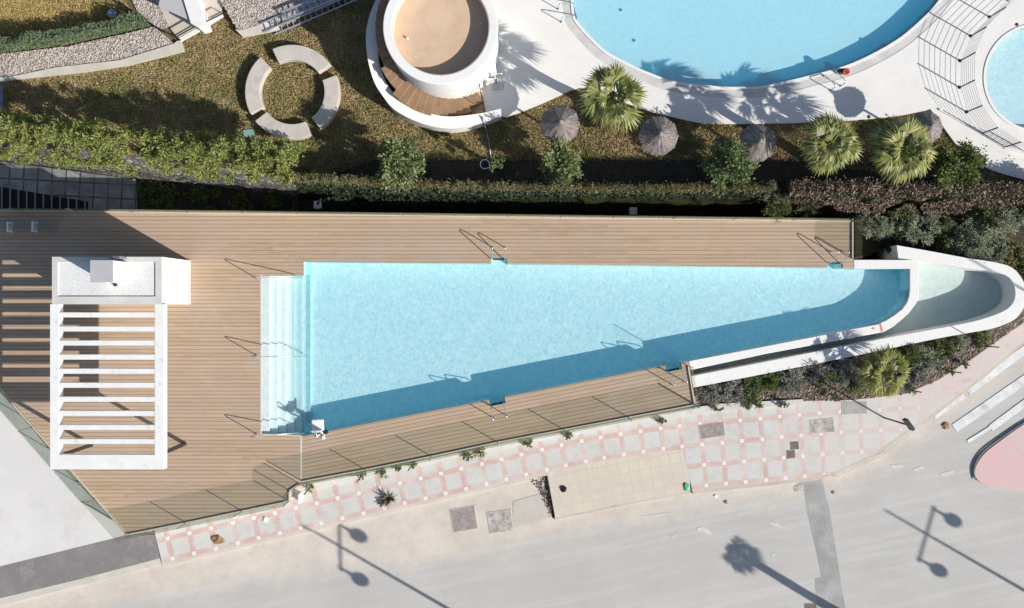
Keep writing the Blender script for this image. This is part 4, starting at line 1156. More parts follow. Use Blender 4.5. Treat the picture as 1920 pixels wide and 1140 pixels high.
# grey boxes in the gully
for x, y, lab in ((596, 384, 'small pale box light in the gully near the end of the stone wall'), (1187, 396, 'small pale box light in the gully above the middle of the deck')):
    q = P(x, y, -1.0)
    root = thing('wall_light', lab, 'outdoor light', 'box lights in the gully', Vector((q.x, q.y, Z_GULLY)))
    b = MB(root.location); b.box(q, (.33, .33, .16)); b.build('housing', M['plastic_white'], root, bevel=.02)
    b = MB(root.location); b.tube([Vector((q.x, q.y, Z_GULLY)), q], .03, 6); b.build('pole', M['dark_metal'], root)
    if x < 700:
        b = MB(root.location); b.box(q + Vector((.02, .05, .085)), (.09, .12, .01)); b.build('socket', M['black'], root)

# ------------------------------------------------------------------ vegetation
def leaf_quads(mb, pts, size, up_bias=.6, asp=.5):
    for (c, out) in pts:
        s = size * random.uniform(.6, 1.35)
        n_ = Vector((random.gauss(0, 1), random.gauss(0, 1), random.gauss(0, 1)))
        d = (out * .9 + n_ * .45)
        if d.length < 1e-4: d = Vector((1, 0, 0))
        d.normalize()
        nn = Vector((random.gauss(0, .5), random.gauss(0, .5), up_bias + random.random()))
        side = d.cross(nn)
        if side.length < 1e-4: continue
        side.normalize(); side *= s * asp * .5
        p0 = c - d * s * .5; p2 = c + d * s * .5
        m_ = c + nn.normalized() * s * .06
        mb.add([p0, m_ - side, p2, m_ + side], [(0, 1, 2, 3)])

def blob_points(c, rx, ry, rz, n, clumps, rc=.24, seed=0):
    """leaf positions gathered in clumps over and inside an uneven crown"""
    rnd = random.Random(seed)
    cl = []
    for k in range(clumps):
        while True:
            v = Vector((rnd.gauss(0, 1), rnd.gauss(0, 1), rnd.gauss(.3, 1)))
            if v.length > .1: break
        v.normalize()
        rr = rnd.uniform(.45, 1.02)
        cl.append(Vector((v.x * rx * rr, v.y * ry * rr, v.z * rz * rr)))
    out = []
    rcs = [rnd.uniform(.6, 1.2) * rc for _ in cl]
    for i in range(n):
        k = rnd.randrange(clumps)
        o_ = Vector((rnd.gauss(0, 1), rnd.gauss(0, 1), rnd.gauss(0, 1)))
        o_ = o_.normalized() * abs(rnd.gauss(.55, .35)) * rcs[k]
        p_ = c + cl[k] + o_
        if p_.z < c.z - rz * .95: p_.z = c.z - rz * .9
        out.append((p_, (cl[k].normalized() * .6 + o_.normalized() * .6)))
    return out

def tree(label, px, py, rpx, h, mat_, n=2600, leaf=.10, group='round shrubs on the upper lawn', name='shrub_tree', asp=.5, seed=1, cat='tree', z0=0.0, clumps=26):
    zc = z0 + h * .62
    k = (CAM_H - zc) / CAM_H / PPM
    r = rpx * k
    c = P(px, py, zc)
    base = Vector((c.x, c.y, z0))
    root = thing(name, label, cat, group, base)
    rz = h * .4
    b = MB(base)
    tp = [base, base + Vector((.03, .02, h * .25)), base + Vector((-.02, .03, h * .5)), c + up * .1]
    b.tube(tp, [.09, .075, .06, .03], 7)
    rnd = random.Random(seed)
    for j in range(6):
        a = 2 * math.pi * j / 6 + rnd.random()
        e = c + Vector((math.cos(a) * r * .6, math.sin(a) * r * .6, rnd.uniform(-.1, .3) * rz))
        b.tube([tp[2 if j % 2 else 1], tp[2].lerp(e, .5) + up * .1, e], [.045, .03, .012], 5)
    b.build('trunk', M['bark'], root)
    b = MB(base)
    pts = blob_points(c, r * .93, r * .93, rz, int(n * 1.7), int(clumps * 1.5), r * .30, seed)
    random.seed(seed)
    leaf_quads(b, pts, leaf, .6, asp)
    b.build('crown', mat_, root)
    return root
tree('round light green shrub left of the small sapling, below the curved stairs', 748, 308, 50, 3.0, M['leaf_tree'], 3600, .15, seed=3)
tree('round light green shrub below the leftmost thatched parasol', 1048, 308, 46, 2.7, M['leaf_tree'], 3200, .15, seed=4)
tree('round green shrub just left of the third thatched parasol', 1365, 308, 50, 2.6, M['leaf_green'], 3200, .14, seed=5)
tree('dense dark green shrub at the pointed end of the white terrace', 1790, 315, 52, 2.2, M['leaf_dark'], 4200, .12, seed=6, clumps=40)
tree('slim green sapling beside the pale hoop', 931, 305, 15, 2.4, M['leaf_green'], 700, .12, seed=7, clumps=10)

def hedge(label, pts, halfw, h, n, mat_, seed, leaf=.14):
    """pts: centre line in pixels at the hedge's mid height"""
    rnd = random.Random(seed); random.seed(seed)
    w = [P(a, b_, h * .6) for a, b_ in pts]
    base = Vector((w[len(w) // 2].x, w[len(w) // 2].y, 0))
    root = thing('hedge', label, 'hedge', 'light green hedges above the stone wall', base)
    b = MB(base); st_ = MB(base)
    L = [0]
    for a, c in zip(w, w[1:]): L.append(L[-1] + (c - a).length)
    def at(s):
        for i in range(len(w) - 1):
            if s <= L[i + 1]:
                t = (s - L[i]) / (L[i + 1] - L[i]); return w[i].lerp(w[i + 1], t), (w[i + 1] - w[i]).normalized()
        return w[-1], (w[-1] - w[-2]).normalized()
    clumps = []
    nc = int(L[-1] * 26)
    for k in range(nc):
        p_, d = at(rnd.uniform(0, L[-1]))
        nrm = Vector((-d.y, d.x, 0))
        t = rnd.uniform(-1, 1)
        zz = h * (.25 + .75 * (1 - abs(t) ** 2.5) * rnd.uniform(.55, 1.08))
        wob = 1 + .22 * mnoise.noise(Vector((p_.x * .8, t, seed)))
        clumps.append((Vector((p_.x, p_.y, 0)) + nrm * t * halfw * wob + up * zz, rnd.uniform(.14, .27)))
    for i in range(n):
        c, rc = rnd.choice(clumps)
        o_ = Vector((rnd.gauss(0, 1), rnd.gauss(0, 1), rnd.gauss(.2, 1))).normalized() * abs(rnd.gauss(.6, .4)) * rc
        leaf_quads(b, [(c + o_, o_.normalized() * .7 + up * .3)], leaf, .5, .34)
    s = .3
    while s < L[-1]:
        p_, d = at(s); q = Vector((p_.x, p_.y, 0))
        st_.tube([q, q + Vector((rnd.uniform(-.15, .15), rnd.uniform(-.15, .15), h * .8))], [.04, .015], 5); s += .45
    st_.build('stems', M['bark'], root); b.build('foliage', mat_, root)
hedge('left length of the light green hedge, running off the left edge of the picture', [(-60, 240), (40, 254), (140, 262), (215, 268), (248, 280)], .85, 3.5, 34000, M['leaf_hedge'], 11)
hedge('right length of the light green hedge, ending below the ring of benches', [(285, 278), (350, 284), (430, 292), (500, 298), (555, 305)], .80, 3.3, 34000, M['leaf_hedge'], 12)

# fan palms
def palm(label, px, py, rpx, h, mat_, seed, nf=24, seg=20, z0=0.0, base_xy=None, group='fan palms on the upper lawn', rad=None, trunk_r=.16):
    rnd = random.Random(seed)
    if base_xy is not None:
        base = Vector((base_xy[0], base_xy[1], z0)); c = base + up * h; r = rad
    else:
        c = P(px, py, z0 + h); base = Vector((c.x, c.y, z0)); r = rpx * (CAM_H - z0 - h) / CAM_H / PPM
    root = thing('fan_palm', label, 'palm tree', group, base)
    b = MB(base)
    N = 12
    path = [base + Vector((.05 * math.sin(i * .5), .04 * math.sin(i * .7), h * i / N)) for i in range(N + 1)]
    b.tube(path, [trunk_r * (1.35 - .35 * i / N) * (1 + .06 * (i % 2)) for i in range(N + 1)], 10)
    b.build('trunk', M['bark'], root)
    b = MB(base)
    top = c + Vector((0, 0, .0))
    for f in range(nf):
        az = f * 2.39996 + rnd.uniform(-.25, .25)
        t = f / (nf - 1)
        el = R(58 - 72 * t + rnd.uniform(-11, 11))
        hd = Vector((math.cos(az), math.sin(az), 0))
        d = hd * math.cos(el) + up * math.sin(el)
        pl = r * (.30 + .18 * rnd.random()) * (.4 + .6 * min(1, t * 2.2)) * 1.15; fl = r * (.52 + .14 * rnd.random()) * (.6 + .4 * min(1, t * 2.2))
        side = Vector((-hd.y, hd.x, 0))
        p1 = top + d * pl * .5; p2 = top + d * pl - up * (.05 * r)
        b.tube([top, p1, p2], [.022, .018, .012], 4, False)
        nrm = side.cross(d)
        dd = (d - up * .25).normalized()
        for s_ in range(seg):
            a = R((-56 + 112 * s_ / (seg - 1)) * (1 + .12 * math.sin(seed * 3.1))) + rnd.uniform(-.05, .05)
            sd = (dd * math.cos(a) + side * math.sin(a)).normalized()
            ln = fl * (.72 + .28 * math.cos(a)) * rnd.uniform(.85, 1.08)
            wv = sd.cross(nrm).normalized() * (.030 + .010 * rnd.random()) * (r / 1.3)
            q1 = p2 + sd * ln * .55 + nrm * .03 * rnd.uniform(-1, 1)
            q2 = p2 + sd * ln - up * ln * rnd.uniform(.18, .42)
            b.add([p2 - wv * .25, p2 + wv * .25, q1 + wv, q1 - wv, q2], [(0, 1, 2, 3), (3, 2, 4)])
    b.build('crown', mat_, root)
    return root
palm('tall fan palm overlapping the edge of the white terrace, left of the others', 1150, 180, 66, 3.3, M['palm_leaf'], 21)
palm('fan palm below the round shadow, the left one of the right-hand pair', 1560, 268, 60, 3.5, M['palm_leaf'], 22)
palm('fan palm near the terrace corner, the right one of the right-hand pair', 1696, 280, 66, 3.2, M['palm_leaf'], 23)
palm('short yellow green fan palm in the lower planted bed', 1658, 700, 50, 1.5, M['palm_low'], 24, 20, 18, Z_WALK, group='planting in the lower bed')
# the palm whose shadow lies on the road stands just outside the picture
hp = 6.0
sh = P(1388, 1040, Z_ROAD); bx = sh.x + hp / math.tan(R(SUN_EL)) * math.sin(R(SUN_AZ)); by = sh.y + hp / math.tan(R(SUN_EL)) * math.cos(R(SUN_AZ))
palm('street palm throwing its shadow over the bottom of the road', 0, 0, 0, hp, M['palm_leaf'], 25, 34, 20, Z_ROAD, (bx, by), 'street palms', .74, .15)

# thatched parasols
def parasol(label, px, py, rpx, seed, dark=0):
    z = 1.95
    rnd = random.Random(seed)
    c = P(px, py, z); base = Vector((c.x, c.y, 0)); r = rpx * (CAM_H - z) / CAM_H / PPM
    root = thing('thatched_parasol', label, 'parasol', 'thatched parasols on the upper lawn', base)
    b = MB(base); b.tube([base, base + up * 2.4], .05, 8); b.build('pole', M['bark'], root, True)
    b = MB(base)
    n_ = 10; apex = base + up * 2.42
    vs = [apex]; fs = []
    for i in range(40):
        t = 2 * math.pi * i / 40
        rr = r * .95
        vs.append(base + Vector((rr * math.cos(t), rr * math.sin(t), 1.86)))
    for i in range(40): fs.append((0, 1 + i, 1 + (i + 1) % 40))
    b.add(vs, fs)
    for k in range(1500):
        t = rnd.uniform(0, 2 * math.pi)
        fac = math.floor(t / (2 * math.pi / n_)) * 2 * math.pi / n_ + math.pi / n_
        s0 = math.sqrt(rnd.uniform(0, 1)) * .85
        s1 = min(s0 + rnd.uniform(.15, .35), 1.04)
        def pt(s, ang, lift):
            fr = 1 / max(.86, math.cos(ang - fac) * 1.0) * .97
            return Vector((base.x + r * s * fr * math.cos(ang), base.y + r * s * fr * math.sin(ang), 2.43 - .56 * s - .05 * math.sin(math.pi * s) + lift))
        w_ = .018 / max(s0, .25)
        lf = rnd.uniform(.005, .035)
        t1 = t + rnd.uniform(-.05, .05)
        b.add([pt(s0, t - w_, lf), pt(s0, t + w_, lf), pt(s1, t1 + w_ * .8, lf + .012), pt(s1, t1 - w_ * .8, lf + .012)], [(0, 1, 2, 3)])
    cn = b.build('canopy', M['thatch'], root)
    b = MB(base); b.tube([apex - up * .02, apex + up * .12], [.09, .03], 8); b.build('cap', M['thatch'], cn)
parasol('leftmost thatched parasol, above a round shrub', 1050, 232, 36, 31)
parasol('thatched parasol just right of the tall fan palm', 1235, 254, 36, 32)
parasol('thatched parasol with its upper half in shade, above a shrub', 1420, 267, 35, 33)
parasol('thatched parasol half hidden by the rightmost fan palm', 1738, 238, 30, 34)

def ragged(pts, amp=5, n_=10):
    out = []
    for (a, c) in zip(pts, pts[1:] + pts[:1]):
        for k in range(n_):
            t = k / n_; x = a[0] + (c[0] - a[0]) * t; y = a[1] + (c[1] - a[1]) * t
            out.append((x, y + amp * mnoise.noise(Vector((x * .045, y * .02, 1))) * 2 + amp * mnoise.noise(Vector((x * .21, 4, 1)))))
    return out
flat('shade_soil_strip', ragged([(575, 344), (600, 318), (700, 300), (820, 296), (1000, 300), (1150, 296), (1300, 298), (1480, 300), (1600, 318), (1760, 335), (1830, 340), (1925, 350), (1990, 366), (1620, 363), (1430, 364), (1200, 366), (900, 361), (700, 351)]), .012, M['dark_soil'])  # dark soil strip; its colour also paints in the fence's shade
# ground cover strips
def inside(p, poly):
    x, y = p; c = False; n_ = len(poly); j = n_ - 1
    for i in range(n_):
        if (poly[i][1] > y) != (poly[j][1] > y) and x < (poly[j][0] - poly[i][0]) * (y - poly[i][1]) / (poly[j][1] - poly[i][1]) + poly[i][0]: c = not c
        j = i
    return c
def scatter_leaves(name, poly, zf, n, size, hgt, mat_, seed, clump=.25, asp=.3, upb=.4, kind='stuff', rnd_h=True):
    rnd = random.Random(seed); random.seed(seed)
    xs_ = [p[0] for p in poly]; ys_ = [p[1] for p in poly]
    b = MB(); cnt = 0
    while cnt < n:
        x, y = rnd.uniform(min(xs_), max(xs_)), rnd.uniform(min(ys_), max(ys_))
        if not inside((x, y), poly): continue
        z = zf(x, y) if callable(zf) else zf
        q = P(x, y, z)
        if mnoise.noise(q * 1.3) < clump - .45: continue
        hh = hgt * (.4 + .8 * (mnoise.noise(q * 1.1 + Vector((3, 3, 3))) * .5 + .5)) * rnd.random()
        leaf_quads(b, [(q + up * hh, Vector((rnd.gauss(0, .6), rnd.gauss(0, .6), .6)))], size, upb, asp)
        cnt += 1
    return tag(b.build(name, mat_), kind=kind)
top_y = lambda x: 343 + (x - 560) * .065 if x < 700 else (352 + (x - 700) * .05 if x < 900 else (362 + (x - 900) * .02 if x < 1200 else 368))
FR = catmull([(562, 343, 0), (700, 350, 0), (900, 359, 0), (1200, 363, 0), (1430, 361, 0), (1620, 360, 0), (1980, 364, 0)], 6)
def overgrown_fence(label, x0, x1, h, n, mats, seed):
    rnd = random.Random(seed); random.seed(seed)
    line = [p for p in FR if x0 <= p[0] <= x1]
    mid = line[len(line) // 2]; base = P(mid[0], mid[1], 0)
    root = thing('overgrown_fence', label, 'hedge', 'overgrown fences along the top of the bank', base)
    w = [P(p[0], p[1], 0) for p in line]
    b = MB(base); posts = MB(base); L_ = (w[-1] - w[0]).length
    k = int(L_ / 1.8)
    for i_ in range(k + 1):
        q_ = w[0].lerp(w[-1], i_ / k); q_.y = min((p.y for p in w if abs(p.x - q_.x) < 1.6), default=q_.y)
        posts.tube([q_, q_ + up * (h - .15)], .03, 6)
    posts.build('posts', M['dark_metal'], root)
    for mt_, frac, z0_, z1_, sp_, lf, asp_ in mats:
        b = MB(base)
        for i_ in range(int(n * frac)):
            t_ = rnd.random() * (len(w) - 1); a_ = int(t_); q_ = w[a_].lerp(w[a_ + 1], t_ - a_)
            hh = h * (1 + .22 * mnoise.noise(Vector((q_.x * .9, 0, seed))) + .1 * mnoise.noise(Vector((q_.x * 4, 3, seed))))
            z_ = hh * (z0_ + (z1_ - z0_) * rnd.random())
            c_ = Vector((q_.x, q_.y + rnd.gauss(0, sp_), z_))
            leaf_quads(b, [(c_, Vector((rnd.gauss(0, .5), rnd.gauss(0, .5), .7)))], lf, .3, asp_)
        b.build('foliage' if z0_ < .5 else 'dry_tips', M[mt_], root)
def grass(name, poly, n, mat_, seed, avoid=(), z=0.0, hmax=.10, side=.020):
    rnd = random.Random(seed); vs = []; fs = []
    xs_ = [p[0] for p in poly]; ys_ = [p[1] for p in poly]; c = 0
    while c < n:
        x, y = rnd.uniform(min(xs_), max(xs_)), rnd.uniform(min(ys_), max(ys_))
        if not inside((x, y), poly) or any(inside((x, y), a) for a in avoid): continue
        c += 1
        q = P(x, y, z)
        d_ = mnoise.noise(Vector((q.x * .9, q.y * .9, seed)))
        h = hmax * (.55 + .45 * rnd.random()) * (1 + .5 * d_)
        a = rnd.uniform(0, 6.283); ca, sa = math.cos(a), math.sin(a)
        l = rnd.gauss(0, .05); l2 = rnd.gauss(0, .05); w_ = side * rnd.uniform(.6, 1.3)
        k_ = len(vs)
        vs += [(q.x - ca * w_, q.y - sa * w_, z), (q.x + ca * w_, q.y + sa * w_, z), (q.x + l, q.y + l2, z + h)]
        fs.append((k_, k_ + 1, k_ + 2))
    me = bpy.data.meshes.new(name); me.from_pydata(vs, [], fs)
    return tag(link(name, me, mat_), kind='stuff')
LAWN_VIS = [(-20, 150), (20, 150), (105, 128), (224, 116), (345, 97), (340, 78), (415, 30), (455, 66), (500, 52), (640, -15), (720, -15), (690, 60), (690, 140), (740, 210), (800, 238), (850, 245), (900, 235), (940, 219), (1086, 164), (1199, 203), (1257, 218), (1302, 229), (1440, 232), (1571, 227), (1677, 218), (1737, 206), (1748, 209), (1800, 280), (1860, 320), (1925, 345), (1925, 350), (1830, 340), (1600, 318), (1480, 300), (1000, 300), (700, 300), (575, 344), (400, 315), (200, 290), (-20, 272)]
grass('grass', LAWN_VIS, 190000, M['grass_blade'], 90)
grass('dry_grass', [(-20, -20), (235, -20), (232, 2), (262, 34), (240, 46), (126, 68), (-20, 85)], 24000, M['dry_blade'], 91, z=.02)
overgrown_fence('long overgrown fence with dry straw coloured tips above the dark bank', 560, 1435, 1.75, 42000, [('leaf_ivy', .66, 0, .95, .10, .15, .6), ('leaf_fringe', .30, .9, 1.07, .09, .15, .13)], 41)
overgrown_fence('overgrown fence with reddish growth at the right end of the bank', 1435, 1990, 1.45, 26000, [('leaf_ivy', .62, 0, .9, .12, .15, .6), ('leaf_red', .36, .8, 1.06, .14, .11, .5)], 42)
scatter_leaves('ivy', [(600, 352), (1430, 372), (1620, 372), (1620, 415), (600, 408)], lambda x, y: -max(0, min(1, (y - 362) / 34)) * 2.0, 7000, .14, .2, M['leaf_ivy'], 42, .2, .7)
scatter_leaves('ivy_left', [(262, 338), (500, 362), (560, 372), (560, 402), (262, 396)], Z_GULLY + .02, 2600, .16, .25, M['leaf_dark'], 43, .35, .6)
scatter_leaves('red_ground_cover', [(1425, 355), (1600, 352), (1990, 350), (1990, 408), (1700, 402), (1600, 400), (1425, 372)], lambda x, y: -max(0, min(1, (y - 372) / 34)) * .9, 12000, .11, .28, M['leaf_red'], 44, .15, .5)
scatter_leaves('leaf_litter', [(560, 330), (700, 330), (1100, 335), (1480, 335), (1480, 352), (1000, 355), (700, 345), (560, 340)], .0, 3000, .09, .05, M['twig'], 45, .2, .35)
scatter_leaves('hedge_strip', [(-20, 84), (126, 68), (240, 46), (272, 32), (290, 48), (240, 60), (126, 84), (-20, 103)], .05, 16000, .11, 1.25, M['leaf_strip'], 46, -.6, .35)

# terrain at the right end under the bushes
b = MB(); b.prism(PL([(1600, 404), (2060, 400), (2060, 640), (1925, 600), (1930, 545), (1900, 500), (1800, 480), (1682, 458), (1600, 490)], -1.25), Z_GULLY - .3, -1.2); tag(b.build('soil_slope', M['dark_soil']), kind='structure')
# bushes by the channel
def bush(label, px, py, rpx, h, mat_, z0, n=1500, leaf=.11, seed=1, group='grey green bushes above the channel', asp=.3, clumps=18, sx=1.0):
    zc = z0 + h * .5
    c = P(px, py, zc); r = rpx * (CAM_H - zc) / CAM_H / PPM
    base = Vector((c.x, c.y, z0))
    root = thing('bush', label, 'bush', group, base)
    rnd = random.Random(seed); random.seed(seed)
    b = MB(base)
    for j in range(7):
        a = rnd.uniform(0, 6.28); b.tube([base, base + Vector((math.cos(a) * r * .3, math.sin(a) * r * .3, h * .4)), base + Vector((math.cos(a) * r * .6, math.sin(a) * r * .6, h * .7))], [.03, .02, .008], 4)
    b.build('stems', M['bark'], root)
    b = MB(base); leaf_quads(b, blob_points(c, r * .95 * sx, r * .95, h * .45, int(n * 1.8), int(clumps * 1.6), r * .32, seed), leaf, .6, asp); b.build('foliage', mat_, root)
    return root
bl = [(1640, 425, 26, .9, 'leaf_silver', 'grey green bush touching the right end of the upper deck'),
      (1690, 410, 22, .8, 'leaf_low', 'small dull green bush below the reddish ground cover'),
      (1722, 425, 30, 1.0, 'leaf_silver', 'grey green bush straight above the square end of the channel wall'),
      (1765, 420, 22, .8, 'leaf_low', 'dark small bush between two grey green ones'),
      (1817, 455, 34, 1.1, 'leaf_silver', 'large grey green bush leaning over the channel wall'),
      (1775, 462, 18, .6, 'leaf_low', 'low dark bush tight against the channel wall'),
      (1875, 425, 38, 1.2, 'leaf_silver', 'largest grey green bush at the right, cut by a pole shadow'),
      (1862, 478, 20, .7, 'leaf_silver', 'small grey green bush at the bend of the channel wall'),
      (1905, 478, 22, .6, 'leaf_fringe', 'rusty dry bush near the right edge of the picture'),
      (1925, 505, 22, .6, 'leaf_dark', 'dark green bush at the right edge beside the channel tip'),
      (1920, 400, 22, .7, 'leaf_low', 'dull bush at the right edge below the red ground cover'),
      (1665, 455, 20, .6, 'leaf_ivy', 'dark bush in the shade of the glass'),
      (1455, 386, 26, .9, 'leaf_low', 'green bush above the deck, at the left end of the red ground cover'),
      (1510, 392, 20, .6, 'leaf_low', 'small bush above the deck in the middle of the red ground cover'),
      (1845, 395, 20, .7, 'leaf_low', 'low bush among the red ground cover near the right edge')]
for k, (x, y, r_, h, mt, lab) in enumerate(bl):
    bush(lab, x, y, r_ * 1.2, h * 1.2, M[mt], -1.2 if y > 400 else -.8, int(80 * r_), .12, 50 + k)
# lower bed
BED = [(1306, 728), (1440, 703), (1598, 671), (1750, 639), (1861, 619), (1900, 603), (1990, 545), (1990, 560), (1900, 618), (1830, 668), (1760, 712), (1700, 738), (1600, 750), (1504, 752), (1336, 762), (1310, 764)]
flat('planted_bed', BED, Z_WALK + .03, M['soil'], thick=.1)
def scatter_stones(name, polys, zt, dens, size, mat_, seed):
    rnd = random.Random(seed); b = MB()
    for poly in polys:
        xs_ = [p[0] for p in poly]; ys_ = [p[1] for p in poly]
        A = abs(sum(poly[i][0] * poly[(i + 1) % len(poly)][1] - poly[(i + 1) % len(poly)][0] * poly[i][1] for i in range(len(poly)))) / 2 / PPM ** 2
        n_ = int(A * dens); c = 0
        while c < n_:
            x, y = rnd.uniform(min(xs_), max(xs_)), rnd.uniform(min(ys_), max(ys_))
            if not inside((x, y), poly): continue
            c += 1
            q = P(x, y, zt); s = size * rnd.uniform(.5, 1.4); a = rnd.uniform(0, 6.28)
            vs = []
            for k in range(5):
                t = a + k * 1.2566; rr = s * rnd.uniform(.7, 1.1)
                vs.append(q + Vector((rr * math.cos(t), rr * math.sin(t), s * .15)))
            vs.append(q + Vector((rnd.uniform(-.3, .3) * s, rnd.uniform(-.3, .3) * s, s * rnd.uniform(.5, .9))))
            b.add(vs, [(k, (k + 1) % 5, 5) for k in range(5)])
    return tag(b.build(name, mat_), kind='stuff')
scatter_stones('gravel', [GR1], .10, 330, .042, M['stones'], 61)
scatter_stones('gravel_upper', [GR2], .09, 330, .042, M['stones'], 62)
scatter_stones('gravel_top', [GR3], .30, 330, .042, M['stones'], 63)
scatter_stones('bed_stones', [BED], Z_WALK + .03, 150, .055, M['bed_stones'], 64)
lb = [(1335, 742, 18, .5, 'leaf_grey', 'grey bush right beside the lower deck corner'),
      (1372, 733, 20, .5, 'leaf_grey', 'pale grey bush, second from the deck corner in the lower bed'),
      (1412, 722, 20, .5, 'leaf_green', 'green bush in the left part of the lower bed'),
      (1445, 712, 17, .5, 'leaf_dark', 'bright low green bush against the channel wall'),
      (1405, 745, 16, .35, 'leaf_low', 'low dull bush by the white planter kerb'),
      (1483, 712, 24, .6, 'leaf_grey', 'dark grey twiggy bush in the middle of the lower bed'),
      (1530, 692, 22, .6, 'leaf_grey', 'grey bush touching the stained part of the channel wall'),
      (1548, 706, 20, .55, 'leaf_green', 'fresh green bush among grey ones, left of the short palm'),
      (1580, 698, 22, .6, 'leaf_grey', 'grey bush just left of the short palm'),
      (1605, 722, 18, .4, 'leaf_low', 'low bush on the pavement side left of the short palm'),
      (1705, 665, 16, .8, 'leaf_dark', 'olive bush between the short palm and the channel wall'),
      (1740, 672, 22, .6, 'leaf_silver', 'round grey green bush right of the short palm'),
      (1765, 655, 18, .5, 'leaf_dark', 'yellow green bush against the channel wall'),
      (1798, 640, 16, .45, 'leaf_silver', 'small pale bush under the channel wall near the bend'),
      (1725, 700, 18, .4, 'leaf_grey', 'low grey bush by the pink pavement'),
      (1700, 718, 14, .3, 'leaf_grey', 'smallest grey bush at the pavement corner'),
      (1840, 632, 15, .35, 'leaf_low', 'thin low bush near the narrow right end of the lower bed'),
      (1645, 668, 16, .5, 'leaf_fringe', 'rusty dry bush above the short palm')]
for k, (x, y, r_, h, mt, lab) in enumerate(lb):
    bush(lab, x, y, r_ * 1.25, h, M[mt], Z_WALK + .03, int(90 * r_), .10, 80 + k, 'planting in the lower bed')

# canes with young climbers along the glass and in the bed
CANES = [((582, 913), 1.35, 'leftmost cane below the deck glass, at the step in the railing'), ((680, 890), 1.3, 'cane below the deck glass above the spiky plant'), ((775, 869), 1.1, 'cane below the deck glass, third from the left'),
         ((1343, 766), .8, 'short cane at the left end of the lower bed'), ((1420, 760), .9, 'cane in the white planter kerb, middle of three'), ((1467, 757), .7, 'cane in the white planter kerb near its right end'),
         ((1568, 746), .9, 'cane at the pavement edge left of the tall signpost'), ((1706, 731), 1.1, 'cane leaning over the pavement right of the short palm'), ((1775, 695), 1.3, 'cane at the edge of the pink pavement'),
         ((1803, 683), .7, 'shortest cane above the pink pavement'), ((1838, 648), 1.5, 'cane near the narrow right end of the bed')]
for k, (bp, h, lab) in enumerate(CANES):
    q = P(*bp, Z_WALK + .1); rnd = random.Random(200 + k)
    root = thing('plant_cane', lab, 'plant cane', 'canes with young climbers', q)
    b = MB(q); ln_ = Vector((-.20, -.26, 0)) if k < 3 else Vector((0, 0, 0)); h = h * (.25 if k < 3 else 1)
    b.tube([q, q + up * h * .5 + ln_ * .5, q + up * h + ln_], .024, 6); b.build('cane', M['dark_metal'], root)
    b = MB(q); random.seed(300 + k)
    leaf_quads(b, blob_points(q + up * .2, .2, .16, .18, 110, 8, .1, 300 + k), .10, .6, .5); b.build('climber', M['leaf_low'], root)
for k, (x, y, r_, lab) in enumerate(((716, 885, 13, 'low green plant below the glass, left of two close together'), (745, 879, 7, 'tiny green plant below the glass'), (876, 853, 12, 'green trailing plant below the glass, left one of a long tuft'), (900, 848, 14, 'green trailing plant below the glass, right one of a long tuft'),
                                       (990, 832, 10, 'flat tuft below the glass under the big ladder'), (1066, 817, 9, 'flat tuft below the glass near the middle of the pavement'), (1240, 788, 9, 'small tuft below the glass near the deck corner'))):
    bush(lab, x, y, r_, .25, M['leaf_low'], Z_WALK + .1, 180, .09, 130 + k, 'tufts in the white planter', .35, 9)

# spiky plant, litter, crack
q = P(728, 934, Z_WALK)
root = thing('spiky_plant', 'dry spiky plant growing out of the tiled pavement', 'plant', None, q)
b = MB(q); rnd = random.Random(5)
for k in range(70):
    a = rnd.uniform(0, 6.28); L_ = rnd.uniform(.25, .5); e = rnd.uniform(.2, 1.2)
    d = Vector((math.cos(a) * math.cos(e), math.sin(a) * math.cos(e), math.sin(e))); s_ = Vector((-math.sin(a), math.cos(a), 0)) * .018
    b.add([q - s_, q + s_, q + d * L_ * .6 + s_, q + d * L_ - up * .04, q + d * L_ * .6 - s_], [(0, 1, 2, 4), (4, 2, 3)])
b.build('blades', M['twig'], root)
b = MB(q); random.seed(9); leaf_quads(b, blob_points(q + Vector((-.18, -.18, .08)), .2, .15, .1, 160, 8, .08, 5), .09, .6, .4); b.build('green_shoots', M['leaf_dark'], root)
def crumpled(name, x, y, s_, mt, lab, z=Z_WALK, seed=0, asp=1.0, cat='litter'):
    q = P(x, y, z); rnd = random.Random(seed)
    bm = bmesh.new(); bmesh.ops.create_icosphere(bm, subdivisions=2, radius=1)
    for v in bm.verts:
        k = 1 + .5 * mnoise.noise(v.co * 2 + Vector((seed, 0, 0)))
        v.co = Vector((v.co.x * s_ * k, v.co.y * s_ * k * asp, max(-.2, v.co.z) * s_ * .45 * k))
    me = bpy.data.meshes.new(name); bm.to_mesh(me); bm.free()
    o_ = link(name, me, M[mt]); o_.location = q + up * .01
    return tag(o_, lab, cat)
crumpled('cardboard_scrap', 409, 1012, .26, 'brown_card', 'crumpled brown card lying on the narrow tiled pavement', seed=1, asp=.7)
crumpled('green_bag', 1287, 913, .13, 'plastic_green', 'crumpled green bag at the corner of the beige driveway', seed=2, asp=1.3)
crumpled('black_rag', 1056, 917, .14, 'black', 'small black rag on the beige driveway', seed=3)
crumpled('white_scrap', 498, 974, .12, 'plastic_white', 'white paper scrap on the tiles below the deck glass', seed=4)
crumpled('paper_scrap', 1342, 930, .08, 'plastic_white', 'tiny white scrap on the road below the wide pavement', Z_ROAD, 5)
crumpled('brown_lump', 1361, 941, .08, 'brown_card', 'small brown lump on the road below the wide pavement', Z_ROAD, 6, cat='stone')
crumpled('fallen_leaf_heap', 1773, 798, .15, 'brown_card', 'small brown leaf heap between the crossing stripes', Z_ROAD, 7)
crumpled('road_stone', 1562, 923, .07, 'brown_card', 'small stone on the road right of the grey patch', Z_ROAD, 8, cat='stone')
